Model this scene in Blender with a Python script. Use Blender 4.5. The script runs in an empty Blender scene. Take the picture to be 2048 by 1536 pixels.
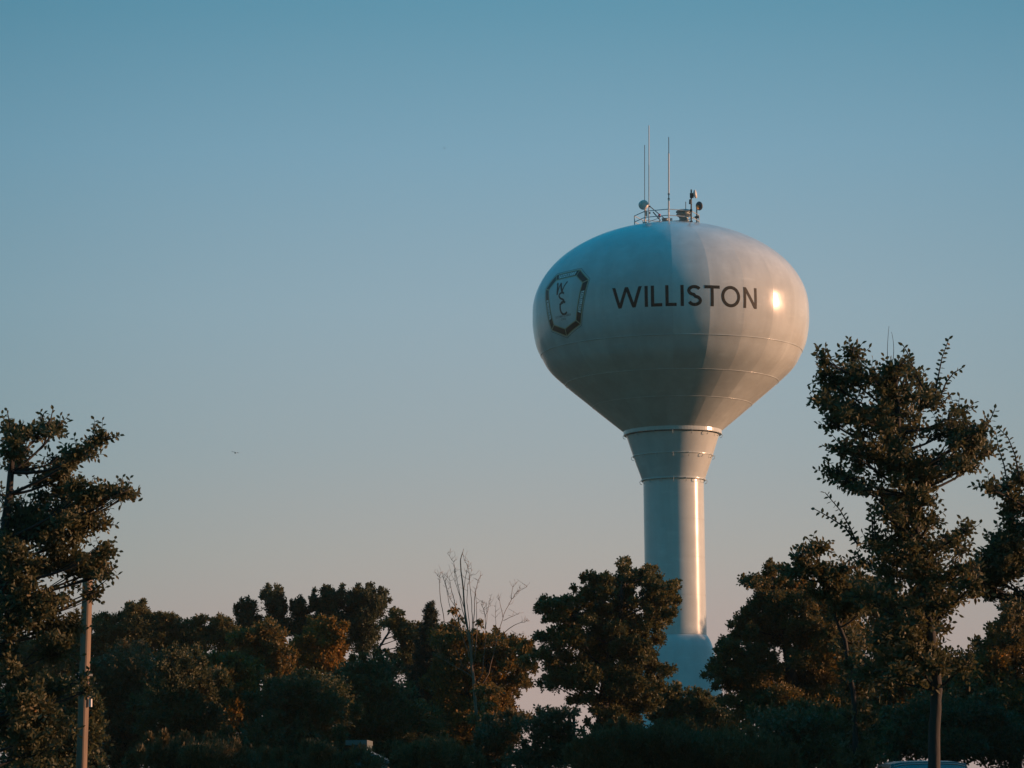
import bpy, math, random
import numpy as np

# ------------------------------------------------------------------ camera
SC = bpy.context.scene
F = 5600.0                                   # focal length in pixels of a 2048 px wide frame
PITCH = math.radians(7.9); ROLL = math.radians(0.57)
CAM = np.array([0.0, 0.0, 1.6])
fw = np.array([0, math.cos(PITCH), math.sin(PITCH)])
_r0 = np.array([1.0, 0, 0]); _u0 = np.array([0, -math.sin(PITCH), math.cos(PITCH)])
rt = _r0 * math.cos(ROLL) - _u0 * math.sin(ROLL)
up = _u0 * math.cos(ROLL) + _r0 * math.sin(ROLL)
cam_d = bpy.data.cameras.new('camera'); cam = bpy.data.objects.new('camera', cam_d)
SC.collection.objects.link(cam)
cam_d.sensor_width = 36.0; cam_d.lens = F / 2048 * 36.0
cam_d.clip_start = 0.1; cam_d.clip_end = 20000
from mathutils import Matrix, Vector
cam.matrix_world = Matrix(((rt[0], up[0], -fw[0], CAM[0]), (rt[1], up[1], -fw[1], CAM[1]),
                           (rt[2], up[2], -fw[2], CAM[2]), (0, 0, 0, 1)))
SC.camera = cam

# ------------------------------------------------------------------ light
SUN_EL = math.radians(8.5); SUN_AZ = math.radians(3.5)      # azimuth measured from +X towards +Y
sun_dir = Vector((math.cos(SUN_EL) * math.cos(SUN_AZ), math.cos(SUN_EL) * math.sin(SUN_AZ), math.sin(SUN_EL)))
sd = bpy.data.lights.new('sun', 'SUN'); sun = bpy.data.objects.new('sun', sd); SC.collection.objects.link(sun)
sd.energy = 5.0; sd.angle = math.radians(0.5); sd.color = (1.0, 0.52, 0.30)
sun.rotation_euler = sun_dir.to_track_quat('Z', 'Y').to_euler()

def lin(c):
    return tuple(((v / 255) / 12.92 if v / 255 <= 0.04045 else ((v / 255 + 0.055) / 1.055) ** 2.4) for v in c)

W = bpy.data.worlds.new('World'); SC.world = W; W.use_nodes = True
nt = W.node_tree; nt.nodes.clear(); N = nt.nodes.new; L = nt.links.new
out = N('ShaderNodeOutputWorld'); bg = N('ShaderNodeBackground'); L(bg.outputs[0], out.inputs[0])
bg.inputs['Strength'].default_value = 0.087
tc = N('ShaderNodeTexCoord'); sep = N('ShaderNodeSeparateXYZ'); L(tc.outputs['Generated'], sep.inputs[0])
ramp = N('ShaderNodeValToRGB'); L(sep.outputs['Z'], ramp.inputs[0])
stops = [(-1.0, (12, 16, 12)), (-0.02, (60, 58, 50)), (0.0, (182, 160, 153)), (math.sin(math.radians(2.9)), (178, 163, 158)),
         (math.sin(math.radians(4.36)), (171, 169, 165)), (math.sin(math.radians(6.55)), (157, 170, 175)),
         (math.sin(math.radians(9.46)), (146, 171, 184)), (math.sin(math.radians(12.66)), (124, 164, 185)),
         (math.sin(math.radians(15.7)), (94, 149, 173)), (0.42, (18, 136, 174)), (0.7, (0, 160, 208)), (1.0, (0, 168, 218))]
mr = N('ShaderNodeMapRange'); mr.inputs['From Min'].default_value = -1; mr.inputs['From Max'].default_value = 1
L(sep.outputs['Z'], mr.inputs['Value']); L(mr.outputs[0], ramp.inputs[0])
els = ramp.color_ramp.elements
while len(els) < len(stops): els.new(0.5)
for e, (p_, c_) in zip(els, stops):
    e.position = (p_ + 1) / 2; e.color = (*lin(c_), 1)
# the sky behind the viewer is dimmed, red most, to cut fill on the tower
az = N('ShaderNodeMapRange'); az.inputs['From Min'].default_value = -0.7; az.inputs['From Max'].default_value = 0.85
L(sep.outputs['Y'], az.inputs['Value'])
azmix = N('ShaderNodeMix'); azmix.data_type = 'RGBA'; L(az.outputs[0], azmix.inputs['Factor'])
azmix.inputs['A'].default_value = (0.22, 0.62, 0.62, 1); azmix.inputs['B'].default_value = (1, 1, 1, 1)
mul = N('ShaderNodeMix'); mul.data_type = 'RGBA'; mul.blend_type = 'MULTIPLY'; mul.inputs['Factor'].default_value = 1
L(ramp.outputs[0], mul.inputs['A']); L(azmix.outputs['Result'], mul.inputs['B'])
sky = N('ShaderNodeTexSky'); sky.sky_type = 'NISHITA'; sky.sun_disc = False
sky.sun_elevation = SUN_EL; sky.sun_rotation = math.pi / 2 - SUN_AZ
sc1 = N('ShaderNodeVectorMath'); sc1.operation = 'SCALE'; sc1.inputs['Scale'].default_value = 9.6
# and it falls off a little to both sides of the brightest bearing
ab = N('ShaderNodeMath'); ab.operation = 'SUBTRACT'; ab.inputs[1].default_value = 0.03; L(sep.outputs['X'], ab.inputs[0])
ab2 = N('ShaderNodeMath'); ab2.operation = 'POWER'; ab2.inputs[1].default_value = 2.0; L(ab.outputs[0], ab2.inputs[0])
mr2 = N('ShaderNodeMapRange'); mr2.inputs['From Max'].default_value = 0.06; L(ab2.outputs[0], mr2.inputs['Value'])
sidemix = N('ShaderNodeMix'); sidemix.data_type = 'RGBA'; L(mr2.outputs[0], sidemix.inputs['Factor'])
sidemix.inputs['A'].default_value = (1, 1, 1, 1); sidemix.inputs['B'].default_value = (0.66, 0.80, 0.83, 1)
mul2 = N('ShaderNodeMix'); mul2.data_type = 'RGBA'; mul2.blend_type = 'MULTIPLY'; mul2.inputs['Factor'].default_value = 1
L(mul.outputs['Result'], mul2.inputs['A']); L(sidemix.outputs['Result'], mul2.inputs['B'])
L(mul2.outputs['Result'], sc1.inputs[0])
sc2 = N('ShaderNodeVectorMath'); sc2.operation = 'SCALE'; sc2.inputs['Scale'].default_value = 0.04
L(sky.outputs[0], sc2.inputs[0])
add = N('ShaderNodeVectorMath'); add.operation = 'ADD'; L(sc1.outputs[0], add.inputs[0]); L(sc2.outputs[0], add.inputs[1])
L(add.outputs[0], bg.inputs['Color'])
vs = SC.view_settings; vs.view_transform = 'Standard'; vs.look = 'None'; vs.exposure = 0.2; vs.gamma = 1
SC.cycles.max_bounces = 6; SC.cycles.diffuse_bounces = 3; SC.cycles.transparent_max_bounces = 4
SC.cycles.volume_bounces = 0

# ------------------------------------------------------------------ helpers
def P(x, y, Y):
    """world point at depth Y seen at pixel (x, y) of the 2048 x 1536 photograph"""
    d = fw + rt * (x - 1024) / F + up * (768 - y) / F
    return CAM + d * (Y / d[1])
def proj(v):
    v = np.asarray(v) - CAM; return 1024 + F * (v @ rt) / (v @ fw), 768 - F * (v @ up) / (v @ fw)
def mpp(Y): return Y / math.cos(PITCH) / F * 1.0

col = SC.collection
def tag(o, label=None, cat=None, group=None, kind=None):
    if label: o['label'] = label
    if cat: o['category'] = cat
    if group: o['group'] = group
    if kind: o['kind'] = kind
    return o
def empty(name, loc, label, cat, group=None):
    o = bpy.data.objects.new(name, None); col.objects.link(o); o.location = loc; o.empty_display_size = 0.5
    return tag(o, label, cat, group)

class MB:
    def __init__(s): s.v = []; s.f = []; s.m = []
    def add(s, vs_, fs, mi=0):
        b = len(s.v); s.v.extend([tuple(map(float, q)) for q in vs_]); s.f.extend([tuple(i + b for i in f) for f in fs]); s.m.extend([mi] * len(fs))
    def box(s, c, d, mi=0, rz=0.0, taper=1.0):
        c = np.array(c); dx, dy, dz = [q / 2 for q in d]; ca, sa = math.cos(rz), math.sin(rz); vs_ = []
        for k in (-1, 1):
            t = taper if k > 0 else 1
            for (i, j) in ((-1, -1), (1, -1), (1, 1), (-1, 1)):
                x, y = i * dx * t, j * dy * t
                vs_.append(c + np.array([x * ca - y * sa, x * sa + y * ca, k * dz]))
        s.add(vs_, [(3, 2, 1, 0), (4, 5, 6, 7), (0, 1, 5, 4), (1, 2, 6, 5), (2, 3, 7, 6), (3, 0, 4, 7)], mi)
    def tube(s, pts, rad, n=6, mi=0, cap=True):
        pts = [np.array(p, float) for p in pts]
        if not hasattr(rad, '__len__'): rad = [rad] * len(pts)
        rings = []; ref = None
        for i, p in enumerate(pts):
            a = pts[max(0, i - 1)]; b = pts[min(len(pts) - 1, i + 1)]; t = b - a; t = t / (np.linalg.norm(t) + 1e-9)
            if ref is None:
                ref = np.array([1.0, 0, 0]) if abs(t[0]) < 0.8 else np.array([0, 1.0, 0])
            u = ref - t * (ref @ t); u /= np.linalg.norm(u) + 1e-9; ref = u; w = np.cross(t, u)
            rings.append([p + rad[i] * (u * math.cos(2 * math.pi * k / n) + w * math.sin(2 * math.pi * k / n)) for k in range(n)])
        fs = []
        for i in range(len(pts) - 1):
            for k in range(n):
                a = i * n + k; b = i * n + (k + 1) % n; fs.append((a, b, b + n, a + n))
        if cap: fs.append(tuple(range(n))[::-1]); fs.append(tuple((len(pts) - 1) * n + k for k in range(n)))
        s.add([q for r_ in rings for q in r_], fs, mi)
    def lathe(s, prof, c=(0, 0, 0), n=32, axis=None, mi=0, cap=True):
        """prof: list of (radius, height) around an axis through c"""
        ax = np.array([0, 0, 1.0]) if axis is None else np.array(axis, float) / np.linalg.norm(axis)
        ref = np.array([1.0, 0, 0]) if abs(ax[0]) < 0.8 else np.array([0, 1.0, 0])
        u = ref - ax * (ref @ ax); u /= np.linalg.norm(u); w = np.cross(ax, u); c = np.array(c, float)
        vs_ = [c + ax * h + r_ * (u * math.cos(2 * math.pi * k / n) + w * math.sin(2 * math.pi * k / n)) for (r_, h) in prof for k in range(n)]
        fs = []
        for i in range(len(prof) - 1):
            for k in range(n):
                a = i * n + k; b = i * n + (k + 1) % n; fs.append((a, b, b + n, a + n))
        if cap: fs.append(tuple(range(n))[::-1]); fs.append(tuple((len(prof) - 1) * n + k for k in range(n)))
        s.add(vs_, fs, mi)
    def build(s, name, mats, parent=None, smooth=False, bevel=0):
        me = bpy.data.meshes.new(name); me.from_pydata(s.v, [], s.f)
        if not isinstance(mats, (list, tuple)): mats = [mats]
        for m_ in mats: me.materials.append(m_)
        me.polygons.foreach_set('material_index', s.m)
        if smooth: me.polygons.foreach_set('use_smooth', [True] * len(s.f))
        me.update()
        o = bpy.data.objects.new(name, me); col.objects.link(o)
        if parent is not None:
            o.parent = parent
            w = parent.matrix_world if False else None
            lp = Vector((0, 0, 0)); q = parent
            while q is not None: lp += q.location; q = q.parent
            me.transform(Matrix.Translation(-lp)); me.update()
        if bevel:
            b = o.modifiers.new('bevel', 'BEVEL'); b.width = bevel; b.segments = 2; b.limit_method = 'ANGLE'
        return o

# ------------------------------------------------------------------ materials
def mat(name, color=(0.5, 0.5, 0.5), rough=0.5, metal=0.0, noise=None, bump=None, spec=None):
    m = bpy.data.materials.new(name); m.use_nodes = True; t = m.node_tree; b = t.nodes['Principled BSDF']
    b.inputs['Base Color'].default_value = (*color, 1); b.inputs['Roughness'].default_value = rough; b.inputs['Metallic'].default_value = metal
    if spec is not None: b.inputs['Specular IOR Level'].default_value = spec
    tc_ = t.nodes.new('ShaderNodeTexCoord')
    if noise:
        scale, stretch, amt = noise
        mp = t.nodes.new('ShaderNodeMapping'); mp.inputs['Scale'].default_value = stretch
        nz = t.nodes.new('ShaderNodeTexNoise'); nz.inputs['Scale'].default_value = scale; nz.inputs['Detail'].default_value = 5; nz.inputs['Roughness'].default_value = 0.6
        t.links.new(tc_.outputs['Object'], mp.inputs[0]); t.links.new(mp.outputs[0], nz.inputs['Vector'])
        rm = t.nodes.new('ShaderNodeMapRange'); rm.inputs['From Min'].default_value = 0.3; rm.inputs['From Max'].default_value = 0.7
        rm.inputs['To Min'].default_value = 1 - amt; rm.inputs['To Max'].default_value = 1 + amt * 0.4
        t.links.new(nz.outputs[0], rm.inputs['Value'])
        sc_ = t.nodes.new('ShaderNodeVectorMath'); sc_.operation = 'SCALE'; sc_.inputs[0].default_value = color
        t.links.new(rm.outputs[0], sc_.inputs['Scale']); t.links.new(sc_.outputs[0], b.inputs['Base Color'])
    if bump:
        scale, stretch, strength, dist = bump
        mp = t.nodes.new('ShaderNodeMapping'); mp.inputs['Scale'].default_value = stretch
        nz = t.nodes.new('ShaderNodeTexNoise'); nz.inputs['Scale'].default_value = scale; nz.inputs['Detail'].default_value = 3
        t.links.new(tc_.outputs['Object'], mp.inputs[0]); t.links.new(mp.outputs[0], nz.inputs['Vector'])
        bp = t.nodes.new('ShaderNodeBump'); bp.inputs['Strength'].default_value = strength; bp.inputs['Distance'].default_value = dist
        t.links.new(nz.outputs[0], bp.inputs['Height']); t.links.new(bp.outputs[0], b.inputs['Normal'])
    return m

def leaf_mat(name, stops_, trans=0.35, rough=0.55):
    """leaves: colour from the per-leaf 'tint' value, part of the light passes through"""
    m = bpy.data.materials.new(name); m.use_nodes = True; t = m.node_tree; b = t.nodes['Principled BSDF']; o = t.nodes['Material Output']
    at = t.nodes.new('ShaderNodeAttribute'); at.attribute_name = 'tint'
    r_ = t.nodes.new('ShaderNodeValToRGB'); t.links.new(at.outputs['Fac'], r_.inputs[0])
    e_ = r_.color_ramp.elements
    while len(e_) < len(stops_): e_.new(0.5)
    for e, (p_, c_) in zip(e_, stops_): e.position = p_; e.color = (*c_, 1)
    t.links.new(r_.outputs[0], b.inputs['Base Color']); b.inputs['Roughness'].default_value = rough; b.inputs['Specular IOR Level'].default_value = 0.35
    tr = t.nodes.new('ShaderNodeBsdfTranslucent'); t.links.new(r_.outputs[0], tr.inputs[0])
    mx = t.nodes.new('ShaderNodeMixShader'); mx.inputs[0].default_value = trans
    t.links.new(b.outputs[0], mx.inputs[1]); t.links.new(tr.outputs[0], mx.inputs[2]); t.links.new(mx.outputs[0], o.inputs['Surface'])
    return m

M = {}
M['leaf_near'] = leaf_mat('near_leaf', [(0, (.080, .085, .046)), (.5, (.100, .098, .040)), (.85, (.12, .092, .028)), (1, (.17, .085, .022))])
M['leaf_green'] = leaf_mat('green_leaf', [(0, (.070, .076, .036)), (.5, (.098, .096, .032)), (.8, (.125, .10, .024)), (1, (.19, .105, .022))])
M['leaf_autumn'] = leaf_mat('autumn_leaf', [(0, (.085, .080, .034)), (.35, (.12, .095, .028)), (.65, (.20, .12, .020)), (1, (.42, .18, .022))])
M['leaf_poplar'] = leaf_mat('poplar_leaf', [(0, (.045, .058, .028)), (.6, (.075, .085, .036)), (1, (.12, .105, .045))])
M['leaf_brown'] = leaf_mat('shrub_leaf', [(0, (.090, .080, .040)), (.5, (.115, .095, .040)), (1, (.17, .10, .032))])
M['needle'] = leaf_mat('spruce_needle', [(0, (.030, .045, .028)), (1, (.055, .070, .035))], trans=0.1)
M['bark'] = mat('grey_bark', (.032, .031, .027), .85, noise=(6, (1, 1, .25), .5), bump=(14, (1, 1, .3), .6, .02))
M['bark_dry'] = mat('pale_dry_bark', (.22, .15, .10), .8, noise=(8, (1, 1, .2), .4))
M['grass'] = mat('dry_grass', (.062, .060, .022), .95, noise=(.4, (1, 1, 1), .5))

def paint_mat():
    m = bpy.data.materials.new('tower_paint'); m.use_nodes = True; t = m.node_tree; b = t.nodes['Principled BSDF']; n_ = t.nodes.new; l_ = t.links.new
    tc_ = n_('ShaderNodeTexCoord')
    def noise(scale, st, det=5):
        mp = n_('ShaderNodeMapping'); mp.inputs['Scale'].default_value = st; l_(tc_.outputs['Object'], mp.inputs[0])
        z = n_('ShaderNodeTexNoise'); z.inputs['Scale'].default_value = scale; z.inputs['Detail'].default_value = det; z.inputs['Roughness'].default_value = .6
        l_(mp.outputs[0], z.inputs['Vector']); return z.outputs[0]
    def rng(v, a, b_, c, d):
        r_ = n_('ShaderNodeMapRange'); r_.inputs['From Min'].default_value = a; r_.inputs['From Max'].default_value = b_
        r_.inputs['To Min'].default_value = c; r_.inputs['To Max'].default_value = d; l_(v, r_.inputs['Value']); return r_.outputs[0]
    def mult(a, b_):
        q = n_('ShaderNodeMath'); q.operation = 'MULTIPLY'; l_(a, q.inputs[0]); l_(b_, q.inputs[1]); return q.outputs[0]
    streak = rng(noise(.9, (1, 1, .09)), .35, .7, .90, 1.05)
    patch = rng(noise(.22, (1, 1, 1.3)), .35, .65, .92, 1.05)
    smear = rng(noise(1.3, (.5, .5, 1.6), 8), .55, .75, 1.0, 1.12)
    at = n_('ShaderNodeAttribute'); at.attribute_name = 'tint'
    plate = rng(at.outputs['Fac'], 0, 1, .94, 1.04)
    k = mult(mult(streak, patch), mult(smear, plate))
    s_ = n_('ShaderNodeVectorMath'); s_.operation = 'SCALE'; s_.inputs[0].default_value = PAINT; l_(k, s_.inputs['Scale']); l_(s_.outputs[0], b.inputs['Base Color'])
    l_(rng(noise(.5, (1, 1, .4)), .3, .7, .15, .24), b.inputs['Roughness'])
    bp = n_('ShaderNodeBump'); bp.inputs['Strength'].default_value = .35; bp.inputs['Distance'].default_value = .03
    l_(noise(.55, (1, 1, .8), 1.5), bp.inputs['Height']); l_(bp.outputs[0], b.inputs['Normal'])
    b.inputs['Specular IOR Level'].default_value = .42
    return m
LIFT_HAZE = 0.00012
PAINT = (.56, .62, .61)
M['paint'] = paint_mat()
M['letter'] = mat('black_lettering_paint', (.016, .019, .014), .6, spec=.3)
M['band'] = mat('emblem_band_paint', (.024, .022, .012), .45)
M['gold'] = mat('emblem_outline_paint', (.42, .36, .22), .5)
M['white'] = mat('emblem_white_paint', (.80, .82, .80), .5)
M['steel'] = mat('painted_steel', (.40, .47, .48), .4)
M['steel_dark'] = mat('dark_galvanised_steel', (.06, .075, .08), .5, .3)
M['fibre'] = mat('white_fibreglass', (.62, .60, .56), .45)
M['vent'] = mat('vent_screen_metal', (.22, .26, .24), .5, .3)
M['red'] = mat('red_lamp_glass', (.45, .04, .04), .25)
M['rust'] = mat('feed_horn_orange', (.55, .26, .08), .5)

# ------------------------------------------------------------------ ground
g = MB(); g.add([(-3000, -600, 0), (3000, -600, 0), (3000, 6000, 0), (-3000, 6000, 0)], [(0, 1, 2, 3)])
tag(g.build('ground', M['grass']), kind='structure')

# ------------------------------------------------------------------ water tower
TY = 223.0; TX = float(P(1341, 630, TY)[0])
def zof(y):
    a, b = -8.0, 62.0
    for _ in range(50):
        m_ = (a + b) / 2
        if proj((TX, TY, m_))[1] > y: a = m_
        else: b = m_
    return a
def Sc(y): return float((np.array([TX, TY, zof(y)]) - CAM) @ fw / F)
CAZ = math.atan2(-TY, -TX)
ZC = zof(623); RA = 276 * Sc(623); RB = 175.5 * Sc(623)
low = [(276, 623), (276.3, 640), (275.5, 655), (272.5, 676), (268, 694), (259.5, 712), (243.5, 739), (213, 768), (173.5, 801), (135, 833), (98, 863)]
LZ = np.array([zof(y) for r_, y in low][::-1]); LR = np.array([r_ * Sc(y) for r_, y in low][::-1])
def smooth_interp(zq):
    # Catmull-Rom through the table
    zq = np.clip(zq, LZ[0], LZ[-1]); i = int(np.clip(np.searchsorted(LZ, zq) - 1, 0, len(LZ) - 2))
    h = LZ[i + 1] - LZ[i]; t = (zq - LZ[i]) / h
    d = np.gradient(LR, LZ)
    h00 = 2 * t**3 - 3 * t**2 + 1; h10 = t**3 - 2 * t**2 + t; h01 = -2 * t**3 + 3 * t**2; h11 = t**3 - t**2
    return h00 * LR[i] + h10 * h * d[i] + h01 * LR[i + 1] + h11 * h * d[i + 1]
def R0(z):
    if z >= ZC: return RA * math.sqrt(max(0.0, 1 - ((z - ZC) / RB) ** 2))
    return float(smooth_interp(z))
PLW = 15.0; SEAM0 = 1.0; KINK = 0.27
def plate_r(phi, z, shift=0.0):
    c = math.floor((phi - SEAM0 - shift) / PLW) * PLW + SEAM0 + shift + PLW / 2
    d = math.radians(phi - c); h = math.radians(PLW / 2)
    return R0(z) * (1 - KINK + KINK * math.cos(h) / math.cos(d))
def SP(phi, z, off=0.0, shift=0.0):
    r_ = plate_r(phi, z, shift) + off; a = CAZ + math.radians(phi)
    return (TX + r_ * math.cos(a), TY + r_ * math.sin(a), z)

tower = empty('water_tower', (TX, TY, 0), 'tall pale water tower with bulbous tank on a flared stem, lettered WILLISTON', 'water tower')
zj = [zof(863), zof(813), zof(768), zof(709), ZC + RB * .9995]
rnd = random.Random(5)
tm = MB(); tints = []
bands = [(zj[0], zj[1], 5, -6.0, 0), (zj[1], zj[2], 8, -3.0, 0), (zj[2], zj[3], 10, 0.0, 0), (zj[3], zj[4], 46, 0.0, 1)]
for (za, zb, nr, sh, dome) in bands:
    if dome:
        t0 = math.asin((za - ZC) / RB) if za > ZC else 0
        zs = [za + (ZC - za) * i / 10 for i in range(10)] + [ZC + RB * math.sin(math.pi / 2 * i / 40) for i in range(40)] + [ZC + RB * .9999]
    else: zs = [za + (zb - za) * i / nr for i in range(nr + 1)]
    for pl in range(24):
        c0 = SEAM0 + sh + pl * PLW; sub = 10; base = len(tm.v); vs_ = []; tv = rnd.random()
        for z in zs:
            for k in range(sub + 1):
                ph = c0 + PLW * k / sub; e = 1e-6 if k == 0 else (-1e-6 if k == sub else 0)
                vs_.append(SP(ph + e, z, 0, sh))
        n1 = sub + 1
        fs = [(i * n1 + k, i * n1 + k + 1, (i + 1) * n1 + k + 1, (i + 1) * n1 + k) for i in range(len(zs) - 1) for k in range(sub)]
        tm.add(vs_, fs); tints += [tv] * len(vs_)
tank = tm.build('tank', M['paint'], tower, smooth=True)
tank['label'] = 'bulbous welded steel tank with glossy pale paint'
at = tank.data.attributes.new('tint', 'FLOAT', 'POINT'); at.data.foreach_set('value', tints)
# weld beads, one ring each
for y_, w_ in ((709, .035), (768, .03), (813, .028)):
    b = MB(); z = zof(y_); n = 240
    vs_ = []
    for k in range(n):
        ph = 360 * k / n
        rr = R0(z); a = CAZ + math.radians(ph); ca, sa = math.cos(a), math.sin(a)
        for (dr, dz) in ((-.03, -w_), (.012, -w_ * .6), (.018, 0), (.012, w_ * .6), (-.03, w_)):
            r_ = R0(z + dz) + dr; vs_.append((TX + r_ * ca, TY + r_ * sa, z + dz))
    fs = [(k * 5 + j, ((k + 1) % n) * 5 + j, ((k + 1) % n) * 5 + j + 1, k * 5 + j + 1) for k in range(n) for j in range(4)]
    b.add(vs_, fs); b.build('weld_seam', M['paint'], tank, smooth=True)

# lettering ---------------------------------------------------------
ZB, CH = 36.92, 1.63; RR = 11.1; D2U = math.pi / 180 * RR
def ribbon(mb, pts, w, z0, off=.014, mi=0, clamp=None, closed=False):
    """pts in (arc metres from phi=0, height); mapped on to the tank"""
    P2 = []
    for a, b in zip(pts[:-1], pts[1:]):
        n = max(1, int(math.hypot(b[0] - a[0], b[1] - a[1]) / .16))
        P2 += [(a[0] + (b[0] - a[0]) * i / n, a[1] + (b[1] - a[1]) * i / n) for i in range(n)]
    P2.append(pts[-1]); m_ = len(P2); vs_ = []
    for i, (x, y) in enumerate(P2):
        if closed:
            q0 = P2[i - 1] if i else P2[-2]; q1 = P2[i + 1] if i < m_ - 1 else P2[1]
        else: q0 = P2[max(0, i - 1)]; q1 = P2[min(m_ - 1, i + 1)]
        t1 = np.array([x - q0[0], y - q0[1]]); t2 = np.array([q1[0] - x, q1[1] - y])
        n1 = np.linalg.norm(t1); n2 = np.linalg.norm(t2)
        t1 = t1 / n1 if n1 > 1e-9 else t2 / n2; t2 = t2 / n2 if n2 > 1e-9 else t1
        nn = np.array([-(t1 + t2)[1], (t1 + t2)[0]]); ln = np.linalg.norm(nn); nn = nn / ln if ln > 1e-6 else np.array([-t1[1], t1[0]])
        k = 1 / max(.45, abs(nn @ np.array([-t1[1], t1[0]])))
        for s_ in (-1, -.33, .33, 1):
            u, v = x + nn[0] * w / 2 * k * s_, y + nn[1] * w / 2 * k * s_
            if clamp: v = min(max(v, clamp[0]), clamp[1])
            vs_.append(SP(u / D2U, z0 + v, off))
    fs = [(i * 4 + j, i * 4 + j + 1, i * 4 + j + 5, i * 4 + j + 4) for i in range(m_ - 1) for j in range(3)]
    mb.add(vs_, fs, mi)
def arc(cx, cy, rx, ry, a0, a1, n=24):
    return [(cx + rx * math.cos(math.radians(a0 + (a1 - a0) * i / n)), cy + ry * math.sin(math.radians(a0 + (a1 - a0) * i / n))) for i in range(n + 1)]
SWD = .25; d = lambda q: q * D2U
H = CH
glyphs = [
 ('W', [[(d(-23.1), H + .1), (d(-20.45), -.0)], [(d(-20.45), 0), (d(-17.55), H)], [(d(-17.55), H), (d(-14.55), 0)], [(d(-14.55), 0), (d(-11.75), H + .1)]]),
 ('I', [[(d(-9.5), 0), (d(-9.5), H)]]),
 ('L', [[(d(-7.0), 0), (d(-7.0), H)], [(d(-7.6), SWD / 2), (d(-3.2), SWD / 2)]]),
 ('L', [[(d(-1.25), 0), (d(-1.25), H)], [(d(-1.85), SWD / 2), (d(2.5), SWD / 2)]]),
 ('I', [[(d(4.75), 0), (d(4.75), H)]]),
 ('S', [arc(d(9.65), H * .735, .43, H * .265 - SWD / 2, 25, 262, 22) + arc(d(9.7), H * .265, .44, H * .27 - SWD / 2, 82, -160, 22)]),
 ('T', [[(d(13.7), H - SWD / 2), (d(20.1), H - SWD / 2)], [(d(16.85), 0), (d(16.85), H - .02)]]),
 ('O', [arc(d(24.8), H / 2, .80 - SWD / 2, H / 2 + .02 - SWD / 2, 0, 360, 44)]),
 ('N', [[(d(31.1), 0), (d(31.1), H)], [(d(31.05), H - .02), (d(36.3), .02)], [(d(36.35), 0), (d(36.35), H)]]),
]
for ch_, strokes in glyphs:
    lm = MB()
    for k_, s_ in enumerate(strokes):
        ribbon(lm, s_, SWD, ZB, off=.006 + .001 * k_, clamp=(0, H) if ch_ not in 'OS' else None, closed=(ch_ == 'O'))
    lm.build('letter', M['letter'], tank)

# emblem ------------------------------------------------------------
em = MB(); E0 = -49.05 * D2U
oc = [(-1.55, 40.45), (1.55, 40.45), (2.72, 39.47), (1.83, 36.07), (0, 35.37), (-1.83, 36.07), (-2.72, 39.47)]
ic = [(-1.30, 39.98), (1.30, 39.98), (2.12, 39.31), (1.40, 36.42), (0, 35.93), (-1.40, 36.42), (-2.12, 39.31)]
def quadpatch(mb, a, b, c, d_, off, mi, n=8, m_=3):
    vs_ = []
    for i in range(n + 1):
        for j in range(m_ + 1):
            s_, t_ = i / n, j / m_
            q = [(a[k] * (1 - s_) + b[k] * s_) * (1 - t_) + (d_[k] * (1 - s_) + c[k] * s_) * t_ for k in (0, 1)]
            vs_.append(SP((E0 + q[0]) / D2U, q[1], off))
    mb.add(vs_, [(i * (m_ + 1) + j, i * (m_ + 1) + j + 1, (i + 1) * (m_ + 1) + j + 1, (i + 1) * (m_ + 1) + j) for i in range(n) for j in range(m_)], mi)
for i in range(7):
    quadpatch(em, oc[i], oc[(i + 1) % 7], ic[(i + 1) % 7], ic[i], .006, 0)
def eline(a, b, w, off, mi): ribbon(em, [(E0 + a[0], a[1]), (E0 + b[0], b[1])], w, 0, off=off, mi=mi)
for i in range(7):
    j = (i + 1) % 7
    eline(oc[i], oc[j], .08, .008, 1); eline(ic[i], ic[j], .08, .008, 1); eline(oc[i], ic[i], .08, .0095, 1)
    o2 = lambda q: (q[0] * 1.045, 38.0 + (q[1] - 38.0) * 1.05 - .01)
    eline(o2(oc[i]), o2(oc[j]), .03, .006, 2)
FONT = {'A': '010101111101101', 'B': '110101110101110', 'C': '011100100100011', 'D': '110101101101110', 'E': '111100110100111', 'F': '111100110100100',
 'G': '011100101101011', 'H': '101101111101101', 'I': '111010010010111', 'K': '101101110101101', 'L': '100100100100111', 'M': '101111111101101', 'N': '110101101101101',
 'O': '010101101101010', 'P': '110101110100100', 'R': '110101110101101', 'S': '011100010001110', 'T': '111010010010010', 'U': '101101101101111', 'V': '101101101101010',
 'W': '101101111111101', 'X': '101101010101101', 'Y': '101101010010010', '1': '010110010010111', '9': '010101011001010', '6': '010100110101010', 'Z': '111001010100111'}
def word(mb, txt, a, b, h, off, mi):
    """pixel lettering along the line a -> b, letters h tall to its left"""
    a = np.array(a); b = np.array(b); t = b - a; ln = np.linalg.norm(t); t /= ln; n_ = np.array([-t[1], t[0]]); cw = ln / (len(txt) * 4 - 1); chh = h / 5
    for i, c_ in enumerate(txt):
        if c_ not in FONT: continue
        for r_ in range(5):
            for q in range(3):
                if FONT[c_][r_ * 3 + q] == '1':
                    p0 = a + t * (i * 4 + q) * cw + n_ * (4 - r_) * chh; c4 = [p0, p0 + t * cw, p0 + t * cw + n_ * chh, p0 + n_ * chh]
                    mb.add([SP((E0 + p[0]) / D2U, p[1], off) for p in c4], [(0, 1, 2, 3)], mi)
def mixp(a, b, t): return (a[0] + (b[0] - a[0]) * t, a[1] + (b[1] - a[1]) * t)
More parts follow.
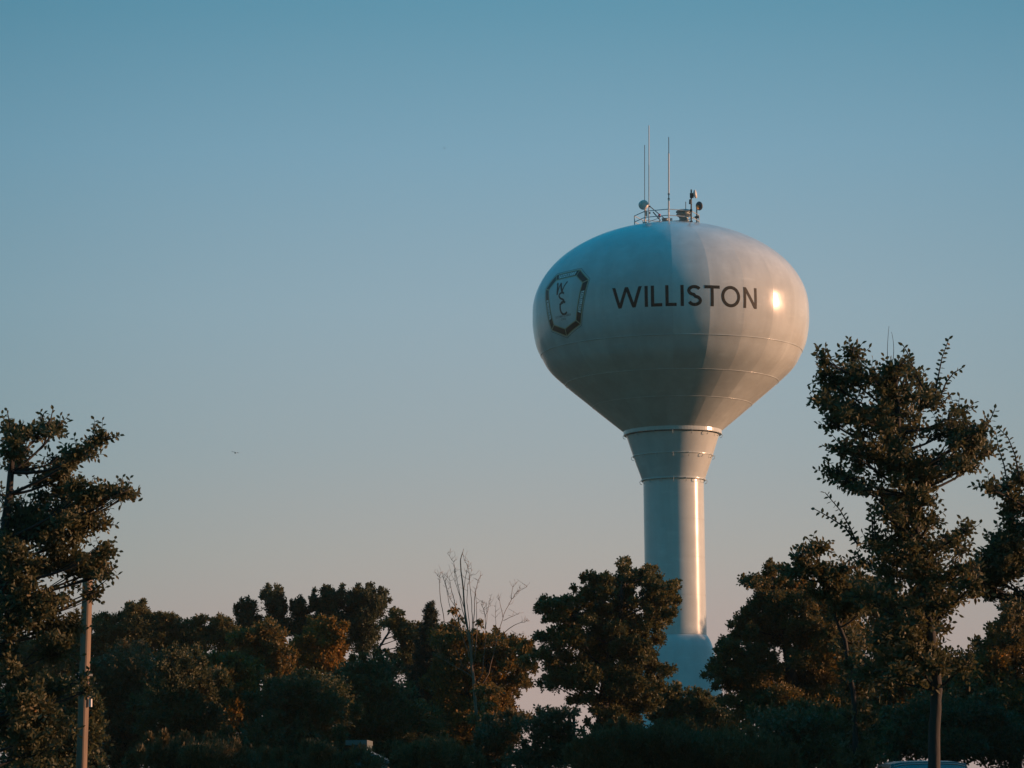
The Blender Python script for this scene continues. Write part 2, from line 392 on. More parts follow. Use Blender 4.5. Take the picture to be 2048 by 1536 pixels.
def boxword(i, j, t0, t1, txt, flip=False):
    oo0, oo1 = mixp(oc[i], oc[j], t0), mixp(oc[i], oc[j], t1); ii0, ii1 = mixp(ic[i], ic[j], t0), mixp(ic[i], ic[j], t1)
    A, B = mixp(oo0, ii0, .2), mixp(oo1, ii1, .2); C_, D_ = mixp(oo1, ii1, .8), mixp(oo0, ii0, .8)
    quadpatch(em, A, B, C_, D_, .010, 3)
    A, B = mixp(oo0, ii0, .28), mixp(oo1, ii1, .28); C_, D_ = mixp(oo1, ii1, .72), mixp(oo0, ii0, .72)
    h = math.hypot(A[0] - D_[0], A[1] - D_[1])
    if flip: word(em, txt, mixp(C_, D_, .03), mixp(C_, D_, .97), h, .012, 0)
    else: word(em, txt, mixp(D_, C_, .03), mixp(D_, C_, .97), h, .012, 0)
boxword(0, 1, .14, .90, 'PROGRESS')
boxword(2, 3, .24, .76, 'EXCELLENCE', flip=False)
boxword(5, 6, .22, .72, 'SERVICE')
def cw_(X, Y):
    ph = -53.68 + .033 * (X - 365) + .003 * (Y - 370); z = 39.62 - (Y + .244 * (X - 365) - 370) * .0041
    return (ph * D2U, z)
def script(pts, w):
    # smooth the stroke
    q = np.array([cw_(*p) for p in pts]); 
    for _ in range(2):
        n = [q[0]]
        for a, b in zip(q[:-1], q[1:]): n += [a * .75 + b * .25, a * .25 + b * .75]
        n.append(q[-1]); q = np.array(n)
    ribbon(em, [tuple(p) for p in q], w, 0, off=.007, mi=0)
script([(350, 365), (372, 370), (372, 480), (370, 590)], .20); script([(368, 580), (400, 450), (440, 345)], .13)
script([(440, 350), (450, 440), (478, 545)], .21); script([(470, 540), (500, 430), (560, 330), (575, 318)], .13)
script([(510, 560), (480, 535), (430, 560), (400, 610), (430, 660), (490, 680), (500, 720), (450, 760), (400, 785)], .15)
script([(520, 740), (490, 710), (440, 740), (410, 800), (405, 900), (430, 960), (470, 980), (530, 925)], .16)
word(em, 'ESTABLISHED', (-1.0, 36.86), (.9, 36.86), .16, .007, 4); word(em, '1961', (-.3, 36.62), (.25, 36.62), .16, .007, 4)
M['faint'] = mat('faded_emblem_paint', (.16, .19, .19), .5)
eo = em.build('emblem', [M['band'], M['gold'], M['letter'], M['white'], M['faint']], tank)
eo['label'] = 'black and gold gem-shaped emblem with script letters WSC'

# collar, cone rings, stem, bell -----------------------------------
def ring_profile(name, pr, parent, n=96, matn='paint', smooth=True):
    b = MB(); b.lathe([(r_, z) for r_, z in pr], (TX, TY, 0), n=n, cap=False); o = b.build(name, M[matn], parent, smooth=smooth)
    a = o.data.attributes.new('tint', 'FLOAT', 'POINT'); a.data.foreach_set('value', [.6] * len(b.v)); return o
def RZ(r_, y): return (r_ * Sc(y), zof(y))
cone = ring_profile('flared_cone', [RZ(92.5, 872), RZ(79.5, 912.5), RZ(78.6, 915.5), RZ(62.0, 962)], tower)
def flange(y, r_in, r_out, h_px):
    z = zof(y); s = Sc(y); b = MB()
    b.lathe([(r_in * s, z - h_px * s), (r_out * s, z - h_px * s), (r_out * s + .01, z - h_px * s * .8), (r_out * s + .01, z + .0), (r_in * s * .96, z + .06)], (TX, TY, 0), n=96, cap=False)
    o = b.build('flange', M['paint'], cone); o.data.attributes.new('tint', 'FLOAT', 'POINT').data.foreach_set('value', [.6] * len(b.v)); return o
flange(862.5, 90, 98.0, 8); flange(912, 76, 80.6, 1.6); flange(959.5, 59, 64.6, 2.4)
f0 = None
for (y, rr_, n) in ((871, 97, 16), (914, 81, 16), (962.5, 65, 16)):
    z = zof(y); s = Sc(y)
    for k in range(n):
        ph = 22.5 * k
        a = CAZ + math.radians(ph); ca, sa = math.cos(a), math.sin(a); r_ = rr_ * s
        if abs(((ph + 180) % 360) - 180) > 100: continue
        b = MB()
        pts = [(TX + (r_ + dr) * ca, TY + (r_ + dr) * sa, z + dz) for dr, dz in ((-.12, .08), (.04, .06), (.10, -.06), (.04, -.2), (-.10, -.24))]
        b.tube(pts, .022, 6); b.build('rigging_lug', M['steel'], cone)
b = MB(); r_ = 60.6 * Sc(1100); ys = (961, 1042, 1117, 1193, 1271)
for y0_, y1_ in zip(ys[:-1], ys[1:]):
    b.lathe([(r_, zof(y0_) - .02), (r_, zof(y1_) + .02)], (TX, TY, 0), n=128, cap=False)
b.lathe([(r_ - .02, zof(961)), (r_ - .02, zof(1271))], (TX, TY, 0), n=128, cap=False)
stem = b.build('stem', M['paint'], tower, smooth=True)
stem.data.attributes.new('tint', 'FLOAT', 'POINT').data.foreach_set('value', [.6] * len(b.v))
bell_pts = [(60.8, 1271), (63, 1273.5), (66.5, 1279), (70, 1287), (73.5, 1298), (77, 1312), (80.5, 1330), (84.5, 1352), (89.5, 1380), (97, 1420), (109, 1475), (124, 1530), (136, 1581)]
bell = ring_profile('bell_base', [RZ(*q) for q in bell_pts] + [(136 * Sc(1581), 0)], tower)

# roof gear ----------------------------------------------------------
def T(x, y, dy=0.0): return P(x, y, TY + dy)
def dome_z(x, y):
    r_ = math.hypot(x - TX, y - TY); return ZC + RB * math.sqrt(max(0, 1 - (r_ / RA) ** 2))
rail = MB(); RC = float(T(1333.5, 431)[0]); rz = zof(431); rr = 64.5 * Sc(431)
vang = [CAZ + math.radians(3 + 45 * k) for k in range(8)]
vpt = [(RC + rr * math.cos(a), TY + rr * math.sin(a)) for a in vang]
rails = []
railing = None
rm = MB()
for k in range(8):
    a_, b_ = vpt[k], vpt[(k + 1) % 8]
    for zz in (rz, rz - .5, ):
        rm.tube([(a_[0], a_[1], zz), (b_[0], b_[1], zz)], .035, 6)
railing = rm.build('railing', M['steel'], tower)
for k in range(8):
    p_ = MB(); zb = dome_z(*vpt[k]) - .05; p_.tube([(*vpt[k], zb), (*vpt[k], rz)], .04, 6); p_.build('post', M['steel'], railing)
def part(mb, name, m_, parent=tower, smooth=False, label=None):
    o = mb.build(name, M[m_] if isinstance(m_, str) else [M[q] for q in m_], parent, smooth=smooth)
    if label: o['label'] = label
    return o
def whip(x, ytop, ybase, segs, dy=0.0):
    """segs: list of (y from, y to, radius px, material)"""
    pole = None
    for (y0, y1, r_, m_) in segs:
        b = MB(); b.tube([T(x, y0, dy), T(x, y1, dy)], r_ * Sc(400), 8)
        if pole is None: pole = part(b, 'whip_antenna', m_, tower)
        else: part(b, 'antenna_section', m_, pole)
    return pole
whip(1289.3, 0, 0, [(404, 290, .62, 'steel_dark')], dy=.4)
w2 = whip(1297.8, 0, 0, [(446, 408, 1.25, 'steel'), (408, 330, .95, 'steel'), (330, 251, .85, 'fibre')], dy=-1.2)
for y_ in (413, 426): b = MB(); b.box(T(1299, y_, -1.2), (.16, .16, .1)); part(b, 'clamp', 'steel_dark', w2)
w3 = whip(1337.5, 0, 0, [(444, 398, 1.6, 'fibre'), (398, 386, 1.0, 'steel_dark'), (386, 307, 1.35, 'fibre'), (307, 274, .7, 'steel_dark')], dy=-2.3)
for y_ in (389, 398.5): b = MB(); b.lathe([(.09, 0), (.09, .07)], T(1337.5, y_, -2.3), 10); part(b, 'clamp', 'steel_dark', w3)
# braces and red lamp
b = MB(); b.tube([T(1300, 413, -1.2), T(1331, 439, -.6)], .035, 6); b.tube([T(1306, 424, -1.0), T(1321, 441, -1.0)], .045, 6)
b.tube([T(1299, 443, -1.2), T(1318, 436, -1.5)], .02, 5); part(b, 'brace', 'steel_dark')
b = MB(); b.tube([T(1319, 445, -1.5), T(1319, 434, -1.5)], .035, 6); lm_ = part(b, 'lamp_post', 'steel')
b = MB(); b.lathe([(.06, 0), (.11, .04), (.12, .16), (.08, .26), (.02, .29)], T(1319, 434.5, -1.5), 12); part(b, 'red_lamp', 'red', lm_, True)
b = MB(); b.lathe([(.28, 0), (.28, .22), (.31, .24), (.31, .28), (.05, .33)], T(1331, 444, -.6), 20); part(b, 'hatch', 'vent'); b = MB(); b.box(T(1341.5, 441, -1.4), (.25, .25, .35)); part(b, 'junction_box', 'fibre')
# left dish
b = MB(); b.tube([T(1290.5, 447, -1.7), T(1290.5, 414, -1.7)], .065, 8); b.box(T(1290.5, 423, -1.7), (.22, .22, .12)); b.box(T(1293, 428, -1.75), (.14, .2, .35)); b.box(T(1290, 445.5, -1.7), (.34, .34, .1))
ml = part(b, 'dish_mast', 'fibre')
ax = np.array([.42, -.9, 0.05]); c = T(1286.5, 410, -1.9)
b = MB(); b.lathe([(.05, .34), (.2, .33), (.33, .28), (.375, .2), (.385, 0), (.37, -.12), (.25, -.22), (.1, -.26)], c, 28, axis=ax); part(b, 'dish_antenna', 'fibre', ml, True, 'round white covered dish on the left of the roof')
# right mast with side-on dish
b = MB(); b.tube([T(1382.5, 446, -2.0), T(1382.5, 379, -2.0)], .06, 8); b.box(T(1383.5, 391, -2.0), (.3, .22, .38)); b.tube([T(1381, 399, -2.1), T(1380.5, 408, -2.1)], .11, 8); b.box(T(1382, 421, -2.0), (.2, .22, .18)); b.box(T(1382, 443.5, -2.0), (.26, .26, .12))
mm = part(b, 'antenna_mast', 'steel_dark')
b = MB(); b.lathe([(.34, .14), (.345, .06), (.32, .0), (.22, -.05), (.08, -.09)], T(1389, 388.5, -2.0), 24, axis=(.96, -.25, .12)); b.tube([T(1385, 390, -2.0), T(1389, 389, -2.0)], .06, 6)
part(b, 'dish_antenna', 'fibre', mm, True, 'white dish seen edge on near the top of the right mast')
# right dish, seen from the back
b = MB(); b.tube([T(1393.5, 447, -.6), T(1393.5, 408, -.6)], .055, 8); b.box(T(1393.5, 434.5, -.6), (.3, .24, .14)); mr_ = part(b, 'dish_mast', 'steel_dark')
b = MB(); b.lathe([(.36, .10), (.37, .05), (.33, -.02), (.2, -.12), (.06, -.16)], T(1397.5, 412, -.6), 24, axis=(.75, .62, .18)); dd = part(b, 'dish_antenna', 'steel_dark', mr_, True, 'dark dish turned away at the right edge of the roof')
b = MB(); b.box(T(1395, 415, -.75), (.17, .2, .3), 0, .4); part(b, 'radio_unit', 'rust', dd)
# mushroom vent
vc = T(1367.5, 431, -.3); s = Sc(430)
b = MB(); b.lathe([(8.6 * s, -14 * s), (10.5 * s, -12 * s), (10.5 * s, -10.5 * s), (9 * s, -10 * s), (9 * s, -5.5 * s), (9.5 * s, -4.5 * s)], vc, 36); vt = part(b, 'roof_vent', 'vent', tower, True)
b = MB(); b.lathe([(9.4 * s, -4 * s), (15 * s, 0), (15.4 * s, 1.8 * s), (15 * s, 2.2 * s), (13.4 * s, 2.6 * s)], vc, 36); part(b, 'vent_skirt', 'vent', vt, False)
b = MB(); b.lathe([(13.4 * s, 2.6 * s), (13.4 * s, 5 * s), (15.6 * s, 6 * s), (15.6 * s, 8.4 * s), (12 * s, 11 * s), (3 * s, 12.2 * s)], vc, 36); part(b, 'vent_cap', 'vent', vt, False)
b = MB(); b.tube([T(1371.5, 418.5, -.3), T(1371.5, 403.5, -.3)], .03, 6); part(b, 'rod', 'steel_dark', vt)
b = MB()
for k in range(10):   # short ladder rungs left of the railing
    pass

# ------------------------------------------------------------------ vegetation
def foliage(name, parent, blobs, L_, W_, cov, K, mat_, seed, upb=.5, outw=.8, jit=.45, hole=.25, hole_s=1.1, detail=False, tint_bias=0.0, droop=.15):
    rg = np.random.default_rng(seed); PTS = []; DIR = []; TB = []
    ph = rg.uniform(0, 6.28, (6, 3)); fr = rg.normal(0, 1, (6, 3))
    for bl in blobs:
        c, rad = np.array(bl[0]), np.array(bl[1]); tl0 = L_ * K * (.42 if K > 4 else .5); ar = math.pi * (rad[0] + tl0 * .15) * (rad[2] + tl0 * .15); rad = np.maximum(rad - tl0 * .25, rad * .6); cv = cov * (bl[2] if len(bl) > 2 else 1)
        nt_ = max(4, int(cv * 2.0 * ar / (L_ * W_ * .38) / K))
        u = rg.normal(size=(nt_, 3)); u /= np.linalg.norm(u, axis=1)[:, None]
        r_ = rg.random(nt_) ** (1 / 2.1); q = u * r_[:, None]
        p = c + q * rad * .92
        s_ = sum(np.sin((p @ fr[i]) * (hole_s * 6.0 / (L_ * 22)) * .35 + ph[i, 0]) for i in range(6)) / 6
        keep = s_ > (-.9 + hole * 1.2) if hole > 0 else np.ones(nt_, bool)
        p, q, s_ = p[keep], q[keep], s_[keep]
        d_ = q * outw + np.array([0, 0, upb]) + rg.normal(size=p.shape) * jit; d_ /= np.linalg.norm(d_, axis=1)[:, None]
        PTS.append(p - d_ * tl0 * .5); DIR.append(d_); TB.append(s_ * .35 + rg.normal(size=len(p)) * .12)
    p = np.concatenate(PTS); d_ = np.concatenate(DIR); tb = np.concatenate(TB); n = len(p)
    ref = np.where(np.abs(d_[:, 2:3]) < .9, np.array([[0, 0, 1.0]]), np.array([[1.0, 0, 0]]))
    s1 = np.cross(d_, ref); s1 /= np.linalg.norm(s1, axis=1)[:, None]; s2 = np.cross(d_, s1)
    roll = rg.uniform(0, 6.28, n); A = s1 * np.cos(roll)[:, None] + s2 * np.sin(roll)[:, None]
    tl = L_ * K * (.42 if K > 4 else .5)
    allv = []; tints_ = []
    for i in range(K):
        t = (i + .3) / K; sg = 1 if i % 2 else -1
        base = p + d_ * (tl * t) - np.array([0, 0, 1]) * (tl * .12 * t * t) + rg.normal(size=p.shape) * L_ * .08
        ax_ = d_ * (.55 + .5 * (i == K - 1)) + A * sg * (.85 - .7 * (i == K - 1)) + rg.normal(size=p.shape) * .25 - np.array([0, 0, droop])
        ax_ /= np.linalg.norm(ax_, axis=1)[:, None]
        nr = np.cross(ax_, d_) + rg.normal(size=p.shape) * .35; nr -= ax_ * np.sum(nr * ax_, 1)[:, None]; nr /= np.linalg.norm(nr, axis=1)[:, None]
        sd_ = np.cross(ax_, nr); ls = L_ * rg.uniform(.7, 1.2, n)[:, None]; ws = W_ * rg.uniform(.75, 1.15, n)[:, None] / 2
        tip = base + ax_ * ls - nr * ls * .1
        if detail:
            v = [base, base + ax_ * ls * .32 + sd_ * ws * .85 + nr * ws * .3, base + ax_ * ls * .68 + sd_ * ws * .9 + nr * ws * .25, tip,
                 base + ax_ * ls * .68 - sd_ * ws * .9 + nr * ws * .25, base + ax_ * ls * .32 - sd_ * ws * .85 + nr * ws * .3]
        else:
            v = [base, base + ax_ * ls * .5 + sd_ * ws + nr * ws * .3, tip, base + ax_ * ls * .5 - sd_ * ws + nr * ws * .3]
        allv.append(np.stack(v, 1)); tints_.append(np.clip(.45 + tint_bias + tb + rg.normal(size=n) * .12, 0, 1))
    V = np.concatenate(allv); nv = V.shape[1]; nl = len(V); tt = np.repeat(np.concatenate(tints_), nv)
    q = parent; lp = np.zeros(3)
    while q is not None: lp += np.array(q.location); q = q.parent
    V = V.reshape(-1, 3) - lp
    idx = np.arange(nl)[:, None] * nv
    if detail: faces = np.concatenate([idx + np.array([[0, 1, 2, 3]]), idx + np.array([[0, 3, 4, 5]])]); fl = 4
    else: faces = np.concatenate([idx + np.array([[0, 1, 2]]), idx + np.array([[0, 2, 3]])]); fl = 3
    me = bpy.data.meshes.new(name); nf = len(faces)
    me.vertices.add(len(V)); me.vertices.foreach_set('co', V.astype(np.float32).ravel())
    me.loops.add(nf * fl); me.loops.foreach_set('vertex_index', faces.astype(np.int32).ravel())
    me.polygons.add(nf); me.polygons.foreach_set('loop_start', np.arange(0, nf * fl, fl, dtype=np.int32)); me.polygons.foreach_set('loop_total', np.full(nf, fl, np.int32))
    me.update(calc_edges=True); me.materials.append(M[mat_])
    me.attributes.new('tint', 'FLOAT', 'POINT').data.foreach_set('value', tt.astype(np.float32))
    o = bpy.data.objects.new(name, me); col.objects.link(o); o.parent = parent
    global LEAVES; LEAVES += nl
    return o
LEAVES = 0

def bez(a, b, c, n):
    return [a * (1 - t) ** 2 + 2 * b * t * (1 - t) + c * t * t for t in np.linspace(0, 1, n)]
def tree(name, label, cat, Y, trunk, blobs, leaf=(.1, .07), cov=2.6, K=5, mat_='leaf_green', seed=1, group=None, tr=.16, depth=.55, bark='bark',
         shoots=(), twigs=6, detail=False, hole=.25, tint_bias=0., upb=.5, outw=.8, jit=.45, droop=.15, limbs=True, crown_name='crown', thick=.8, joinf=1.12, sprigs=7, soft_d=.22, nspr=99):
    """trunk: list of pixels from the lowest to the top; blobs: (x, y, rx, ry[, density]) in pixels at depth Y"""
    rg = np.random.default_rng(seed * 7 + 1); m_ = mpp(Y)
    tp = [P(x, y, Y) for x, y in trunk]
    if tp[0][2] > 0: tp = [np.array([tp[0][0], tp[0][1], -.05])] + tp
    root = empty(name, (tp[0][0], tp[0][1], 0), label, cat, group)
    ex = []                                             # foliage that joins neighbouring clumps
    for i, b in enumerate(blobs):
        near = sorted(range(len(blobs)), key=lambda j: (blobs[j][0] - b[0]) ** 2 + (blobs[j][1] - b[1]) ** 2)[1:6]
        for j in near:
            c_ = blobs[j]
            if j < i and i in near: continue
            dd = math.hypot(c_[0] - b[0], c_[1] - b[1]); ux, uy = abs(c_[0] - b[0]) / (dd + 1e-6), abs(c_[1] - b[1]) / (dd + 1e-6)
            reach = ux * (b[2] + c_[2]) + uy * (b[3] + c_[3])
            if dd < reach * joinf:
                ex.append(((b[0] + c_[0]) / 2 + rg.uniform(-3, 3), (b[1] + c_[1]) / 2 + rg.uniform(-3, 3), .62 * min(b[2], c_[2]) + 3, .62 * min(b[3], c_[3]) + 3, .75 * min(b[4] if len(b) > 4 else 1, c_[4] if len(c_) > 4 else 1)))
    soft = [(b[0], b[1], b[2] * 1.32 + 2, b[3] * 1.38 + 2, soft_d * (b[4] if len(b) > 4 else 1)) for b in blobs]
    tipb = []                                           # small ragged tips on the rim of each clump
    for b in blobs:
        for _ in range(0 if detail else 4):
            a_ = rg.uniform(-.5, 3.64); k_ = rg.uniform(.88, 1.22); r_ = rg.uniform(.18, .32) * min(b[2], b[3] * 1.3) + 1.5
            tipb.append((b[0] + math.cos(a_) * b[2] * k_, b[1] - math.sin(a_) * b[3] * k_, r_, r_ * 1.25, .9 * (b[4] if len(b) > 4 else 1)))
    nreal = len(blobs); blobs = list(blobs) + ex + soft + tipb
    xs = [b[0] for b in blobs]; half = (max(xs) - min(xs)) / 2 * m_ + .3
    bl3 = []
    for b in blobs:
        dy = rg.uniform(-1, 1) * depth * half
        c = P(b[0], b[1], Y + dy); k = (Y + dy) / Y
        rx, rz_ = b[2] * m_ * k, b[3] * m_ * k
        bl3.append((c, (rx, max(rx, rz_) * thick if rx < half * 2 else rx, rz_), *(b[4:5])))
    mb = MB(); nT = len(tp); zt = np.array([q[2] for q in tp]); hgt = zt[-1]
    rad = [tr * (1 - .85 * (q[2] / hgt)) + .015 for q in tp]
    # smooth the trunk
    pts = []; rr_ = []
    for i in range(nT - 1):
        for k in range(4):
            t = k / 4; pts.append(tp[i] * (1 - t) + tp[i + 1] * t + rg.normal(size=3) * tr * .06 * (1 if i + k else 0)); rr_.append(rad[i] * (1 - t) + rad[i + 1] * t)
    pts.append(tp[-1]); rr_.append(rad[-1]); mb.tube(pts, rr_, 8)
    PT = np.array(pts)
    if limbs:
        for (c, r_, *_x) in bl3[:nreal]:
            hd = math.hypot(c[0] - tp[-1][0], c[1] - tp[-1][1]); zt_ = min(c[2] - .35 * hd - r_[2] * .3, hgt * .97); zt_ = max(zt_, hgt * .28)
            i = int(np.argmin(np.abs(PT[:, 2] - zt_))); a = PT[i]; w = min(rr_[i] * .6, .010 + .02 * max(r_[0], .3) + tr * .06)
            mid = (a + c) / 2 + np.array([0, 0, -.08 * np.linalg.norm(c - a)]) + rg.normal(size=3) * .05 * np.linalg.norm(c - a)
            pth = bez(a, mid, c, 7); mb.tube(pth, list(np.linspace(w, w * .35, 7)), 5)
            for _ in range(twigs):
                u = rg.normal(size=3); u /= np.linalg.norm(u); u[2] = abs(u[2]) * .8 + .1; e = c + u * np.array(r_) * .85; s_ = pth[rg.integers(3, 7)]
                mb.tube(bez(s_, (s_ + e) / 2 + rg.normal(size=3) * .08 * np.linalg.norm(e - s_), e, 5), list(np.linspace(w * .35, w * .1 + .002, 5)), 4)
    trk = mb.build('trunk', M[bark], root, smooth=True)
    if leaf:
        foliage(crown_name, root, bl3, leaf[0], leaf[1], cov, K, mat_, seed, detail=detail, hole=hole, tint_bias=tint_bias, upb=upb, outw=outw, jit=jit, droop=droop)
    def sprig(s_, q3, Lg, Wg, r0=.012):                  # a stem with leaves in two ranks
        s_.tube(q3, list(np.linspace(r0, r0 * .4, len(q3))), 5); side = 1
        cum = np.cumsum([0] + [np.linalg.norm(b - a) for a, b in zip(q3[:-1], q3[1:])]); tot = cum[-1]; n_ = max(3, int(tot / (Lg * .42)))
        for k in range(n_):
            ss = tot * (k + .7) / n_; i = max(min(int(np.searchsorted(cum, ss)) - 1, len(q3) - 2), 0); t = min((ss - cum[i]) / (cum[i + 1] - cum[i]), 1); p = q3[i] * (1 - t) + q3[i + 1] * t
            dd_ = q3[i + 1] - q3[i]; dd_ /= np.linalg.norm(dd_); lat = np.cross(dd_, np.array([.15, 1, .1]) + rg.normal(size=3) * .4); lat /= np.linalg.norm(lat); side = -side
            ax_ = dd_ * (.45 if k < n_ - 1 else 2) + lat * side + rg.normal(size=3) * .2; ax_[2] -= .1; ax_ /= np.linalg.norm(ax_); nr = np.cross(ax_, lat) + rg.normal(size=3) * .5 + np.array([0, -.5, .6]); nr -= ax_ * (nr @ ax_); nr /= np.linalg.norm(nr); sdv = np.cross(ax_, nr)
            l1 = Lg * rg.uniform(.75, 1.1); w1 = Wg / 2 * rg.uniform(.8, 1.1)
            s_.add([p, p + ax_ * l1 * .35 + sdv * w1, p + ax_ * l1 * .7 + sdv * w1 * .85, p + ax_ * l1 - nr * l1 * .15, p + ax_ * l1 * .7 - sdv * w1 * .85, p + ax_ * l1 * .35 - sdv * w1], [(0, 1, 2, 3), (0, 3, 4, 5)], 1)
    def finish(s_, nm):
        o = s_.build(nm, [M[bark], M[mat_]], root)
        o.data.attributes.new('tint', 'FLOAT', 'POINT').data.foreach_set('value', list(np.clip(rg.normal(.6, .2, len(o.data.vertices)), 0, 1)))
    for sh in shoots:
        q = [P(x, y, Y) for x, y in sh]; q3 = []
        for a, b in zip(q[:-1], q[1:]): q3 += [a * (1 - t) + b * t for t in np.linspace(0, 1, 5)[:-1]]
        q3.append(q[-1]); s_ = MB(); sprig(s_, q3, leaf[0], leaf[1]); finish(s_, 'shoot')
    if detail:
        s_ = MB()
        for (c, r_, *_x) in bl3[:min(nreal, nspr)]:
            for _ in range(sprigs):
                a_ = rg.uniform(-.6, 3.74); u = np.array([math.cos(a_), rg.normal() * .3, math.sin(a_)]); st = c + u * np.array(r_) * .75
                d0 = u * .7 + np.array([0, 0, .45]) + rg.normal(size=3) * .25; d0 /= np.linalg.norm(d0); ln_ = rg.uniform(.06, .17)
                s0 = c * .6 + st * .4; sprig(s_, bez(s0, st + d0 * ln_ * .3, st + d0 * ln_ + np.array([0, 0, -.03 + rg.uniform(0, .06)]), 6), leaf[0] * .95, leaf[1] * .95, .006)
        finish(s_, 'outer_twigs')
    return root

G_NEAR = 'ornamental trees near the viewer'
nl_ = (.073, .038)
tree('ornamental_tree', 'dark leafy tree at the left edge, its crown reaching over the wooden pole', 'tree', 34, [(-40, 1545), (-30, 1400), (-12, 1250), (8, 1080), (28, 900)],
 [(30, 864, 36, 26), (84, 864, 32, 22), (112, 858, 20, 15), (200, 880, 26, 20), (160, 908, 34, 18), (128, 922, 34, 20), (25, 905, 35, 25), (40, 935, 26, 14),
  (112, 960, 48, 26), (178, 985, 45, 24), (232, 984, 34, 12), (255, 992, 22, 10), (150, 1015, 62, 26), (60, 1022, 55, 26), (8, 1005, 20, 18), (28, 1065, 48, 34), (118, 1065, 72, 36), (196, 1048, 34, 22),
  (205, 1105, 24, 20), (125, 1130, 66, 40), (40, 1135, 52, 42), (188, 1140, 28, 20), (184, 1190, 22, 11), (204, 1152, 16, 7), (60, 1200, 62, 32), (18, 1235, 36, 42), (112, 1200, 36, 20),
  (92, 1252, 52, 26), (150, 1252, 22, 24), (14, 1300, 32, 32), (112, 1305, 44, 30), (40, 1372, 55, 40), (14, 1440, 46, 52), (100, 1385, 40, 36), (90, 1455, 60, 40), (66, 1500, 60, 40, .5), (66, 1420, 50, 40, .5), (166, 1360, 12, 10), (174, 1384, 5, 4), (8, 1180, 24, 30), (5, 1110, 20, 30)],
 leaf=nl_, cov=.85, joinf=.85, soft_d=.10, K=5, mat_='leaf_near', seed=11, group=G_NEAR, tr=.13, detail=True, hole=.22, upb=.35,
 shoots=[[(22, 862), (18, 840), (14, 820)], [(96, 850), (102, 836), (106, 818)], [(80, 850), (84, 836), (88, 826)], [(205, 1100), (212, 1140), (226, 1162)], [(186, 1180), (200, 1170), (213, 1160)]])
tree('ornamental_tree', 'tallest near tree at the right, standing in front of the blue car window', 'tree', 33, [(1868, 1545), (1869, 1460), (1874, 1380), (1860, 1250), (1835, 1080), (1800, 900), (1790, 760)],
 [(1648, 722, 16, 16), (1655, 760, 26, 26), (1706, 713, 22, 22), (1700, 758, 36, 30), (1741, 756, 14, 18), (1640, 799, 22, 11), (1672, 815, 36, 20), (1664, 846, 22, 15), (1704, 822, 42, 34),
  (1784, 736, 24, 20), (1776, 770, 30, 26), (1826, 748, 20, 18), (1852, 782, 24, 14), (1790, 802, 46, 34), (1862, 803, 32, 22), (1742, 842, 52, 34), (1802, 862, 56, 38),
  (1914, 826, 20, 14), (1938, 868, 34, 22), (1890, 862, 32, 26), (1958, 862, 22, 16), (1976, 898, 20, 14), (1932, 908, 44, 24), (1870, 930, 46, 28), (1928, 938, 26, 14),
  (1690, 897, 40, 18), (1742, 908, 52, 32), (1802, 928, 62, 42), (1850, 966, 34, 20), (1664, 944, 14, 11), (1690, 962, 32, 18), (1738, 978, 38, 18), (1795, 998, 50, 30), (1848, 1000, 26, 18),
  (1815, 1045, 48, 30), (1772, 1030, 18, 14), (1858, 1040, 26, 16), (1795, 1088, 52, 28), (1742, 1092, 30, 15), (1850, 1100, 46, 26), (1895, 1078, 26, 9), (1930, 1062, 18, 9), (1920, 1100, 22, 12),
  (1805, 1150, 72, 28), (1735, 1128, 26, 14), (1872, 1158, 46, 28), (1925, 1140, 26, 18), (1940, 1175, 36, 24), (1880, 1212, 44, 22), (1805, 1212, 56, 28), (1735, 1190, 44, 24), (1850, 1265, 50, 32), (1785, 1272, 52, 34), (1840, 1340, 60, 40), (1760, 1350, 60, 40, .7), (1930, 1330, 40, 30, .6), (1862, 1205, 40, 36), (1868, 1320, 44, 34)],
 leaf=nl_, cov=.70, joinf=.85, soft_d=.10, K=5, mat_='leaf_near', seed=12, group=G_NEAR, tr=.075, detail=True, hole=.2, upb=.4,
 shoots=[[(1868, 800), (1876, 755), (1884, 715), (1898, 677)], [(1878, 800), (1892, 765), (1908, 745), (1924, 736)], [(1845, 775), (1828, 740), (1818, 712), (1806, 690)], [(1880, 815), (1895, 795), (1903, 788)],
         [(1960, 870), (1975, 850), (1984, 832), (1990, 816)], [(1716, 1092), (1700, 1055), (1680, 1020), (1650, 985)], [(1712, 1085), (1690, 1055), (1660, 1035), (1629, 1018)], [(1746, 1075), (1744, 1040), (1740, 1010)],
         [(1752, 1075), (1748, 1050), (1752, 1020)], [(1706, 705), (1707, 695), (1708, 690)], [(1634, 720), (1634, 712), (1633, 704)]])
b = MB()
for q in ([(1775, 720), (1774, 690), (1778, 652)], [(1786, 720), (1790, 690), (1783, 664)]):
    p3 = [P(x, y, 33) for x, y in q]; b.tube(bez(p3[0], p3[1], p3[2], 8), list(np.linspace(.004, .002, 8)), 4)
bt = [o for o in col.objects if o.name.startswith('ornamental_tree') and o.parent is None][-1]
tw = b.build('bare_twig', M['bark'], bt)
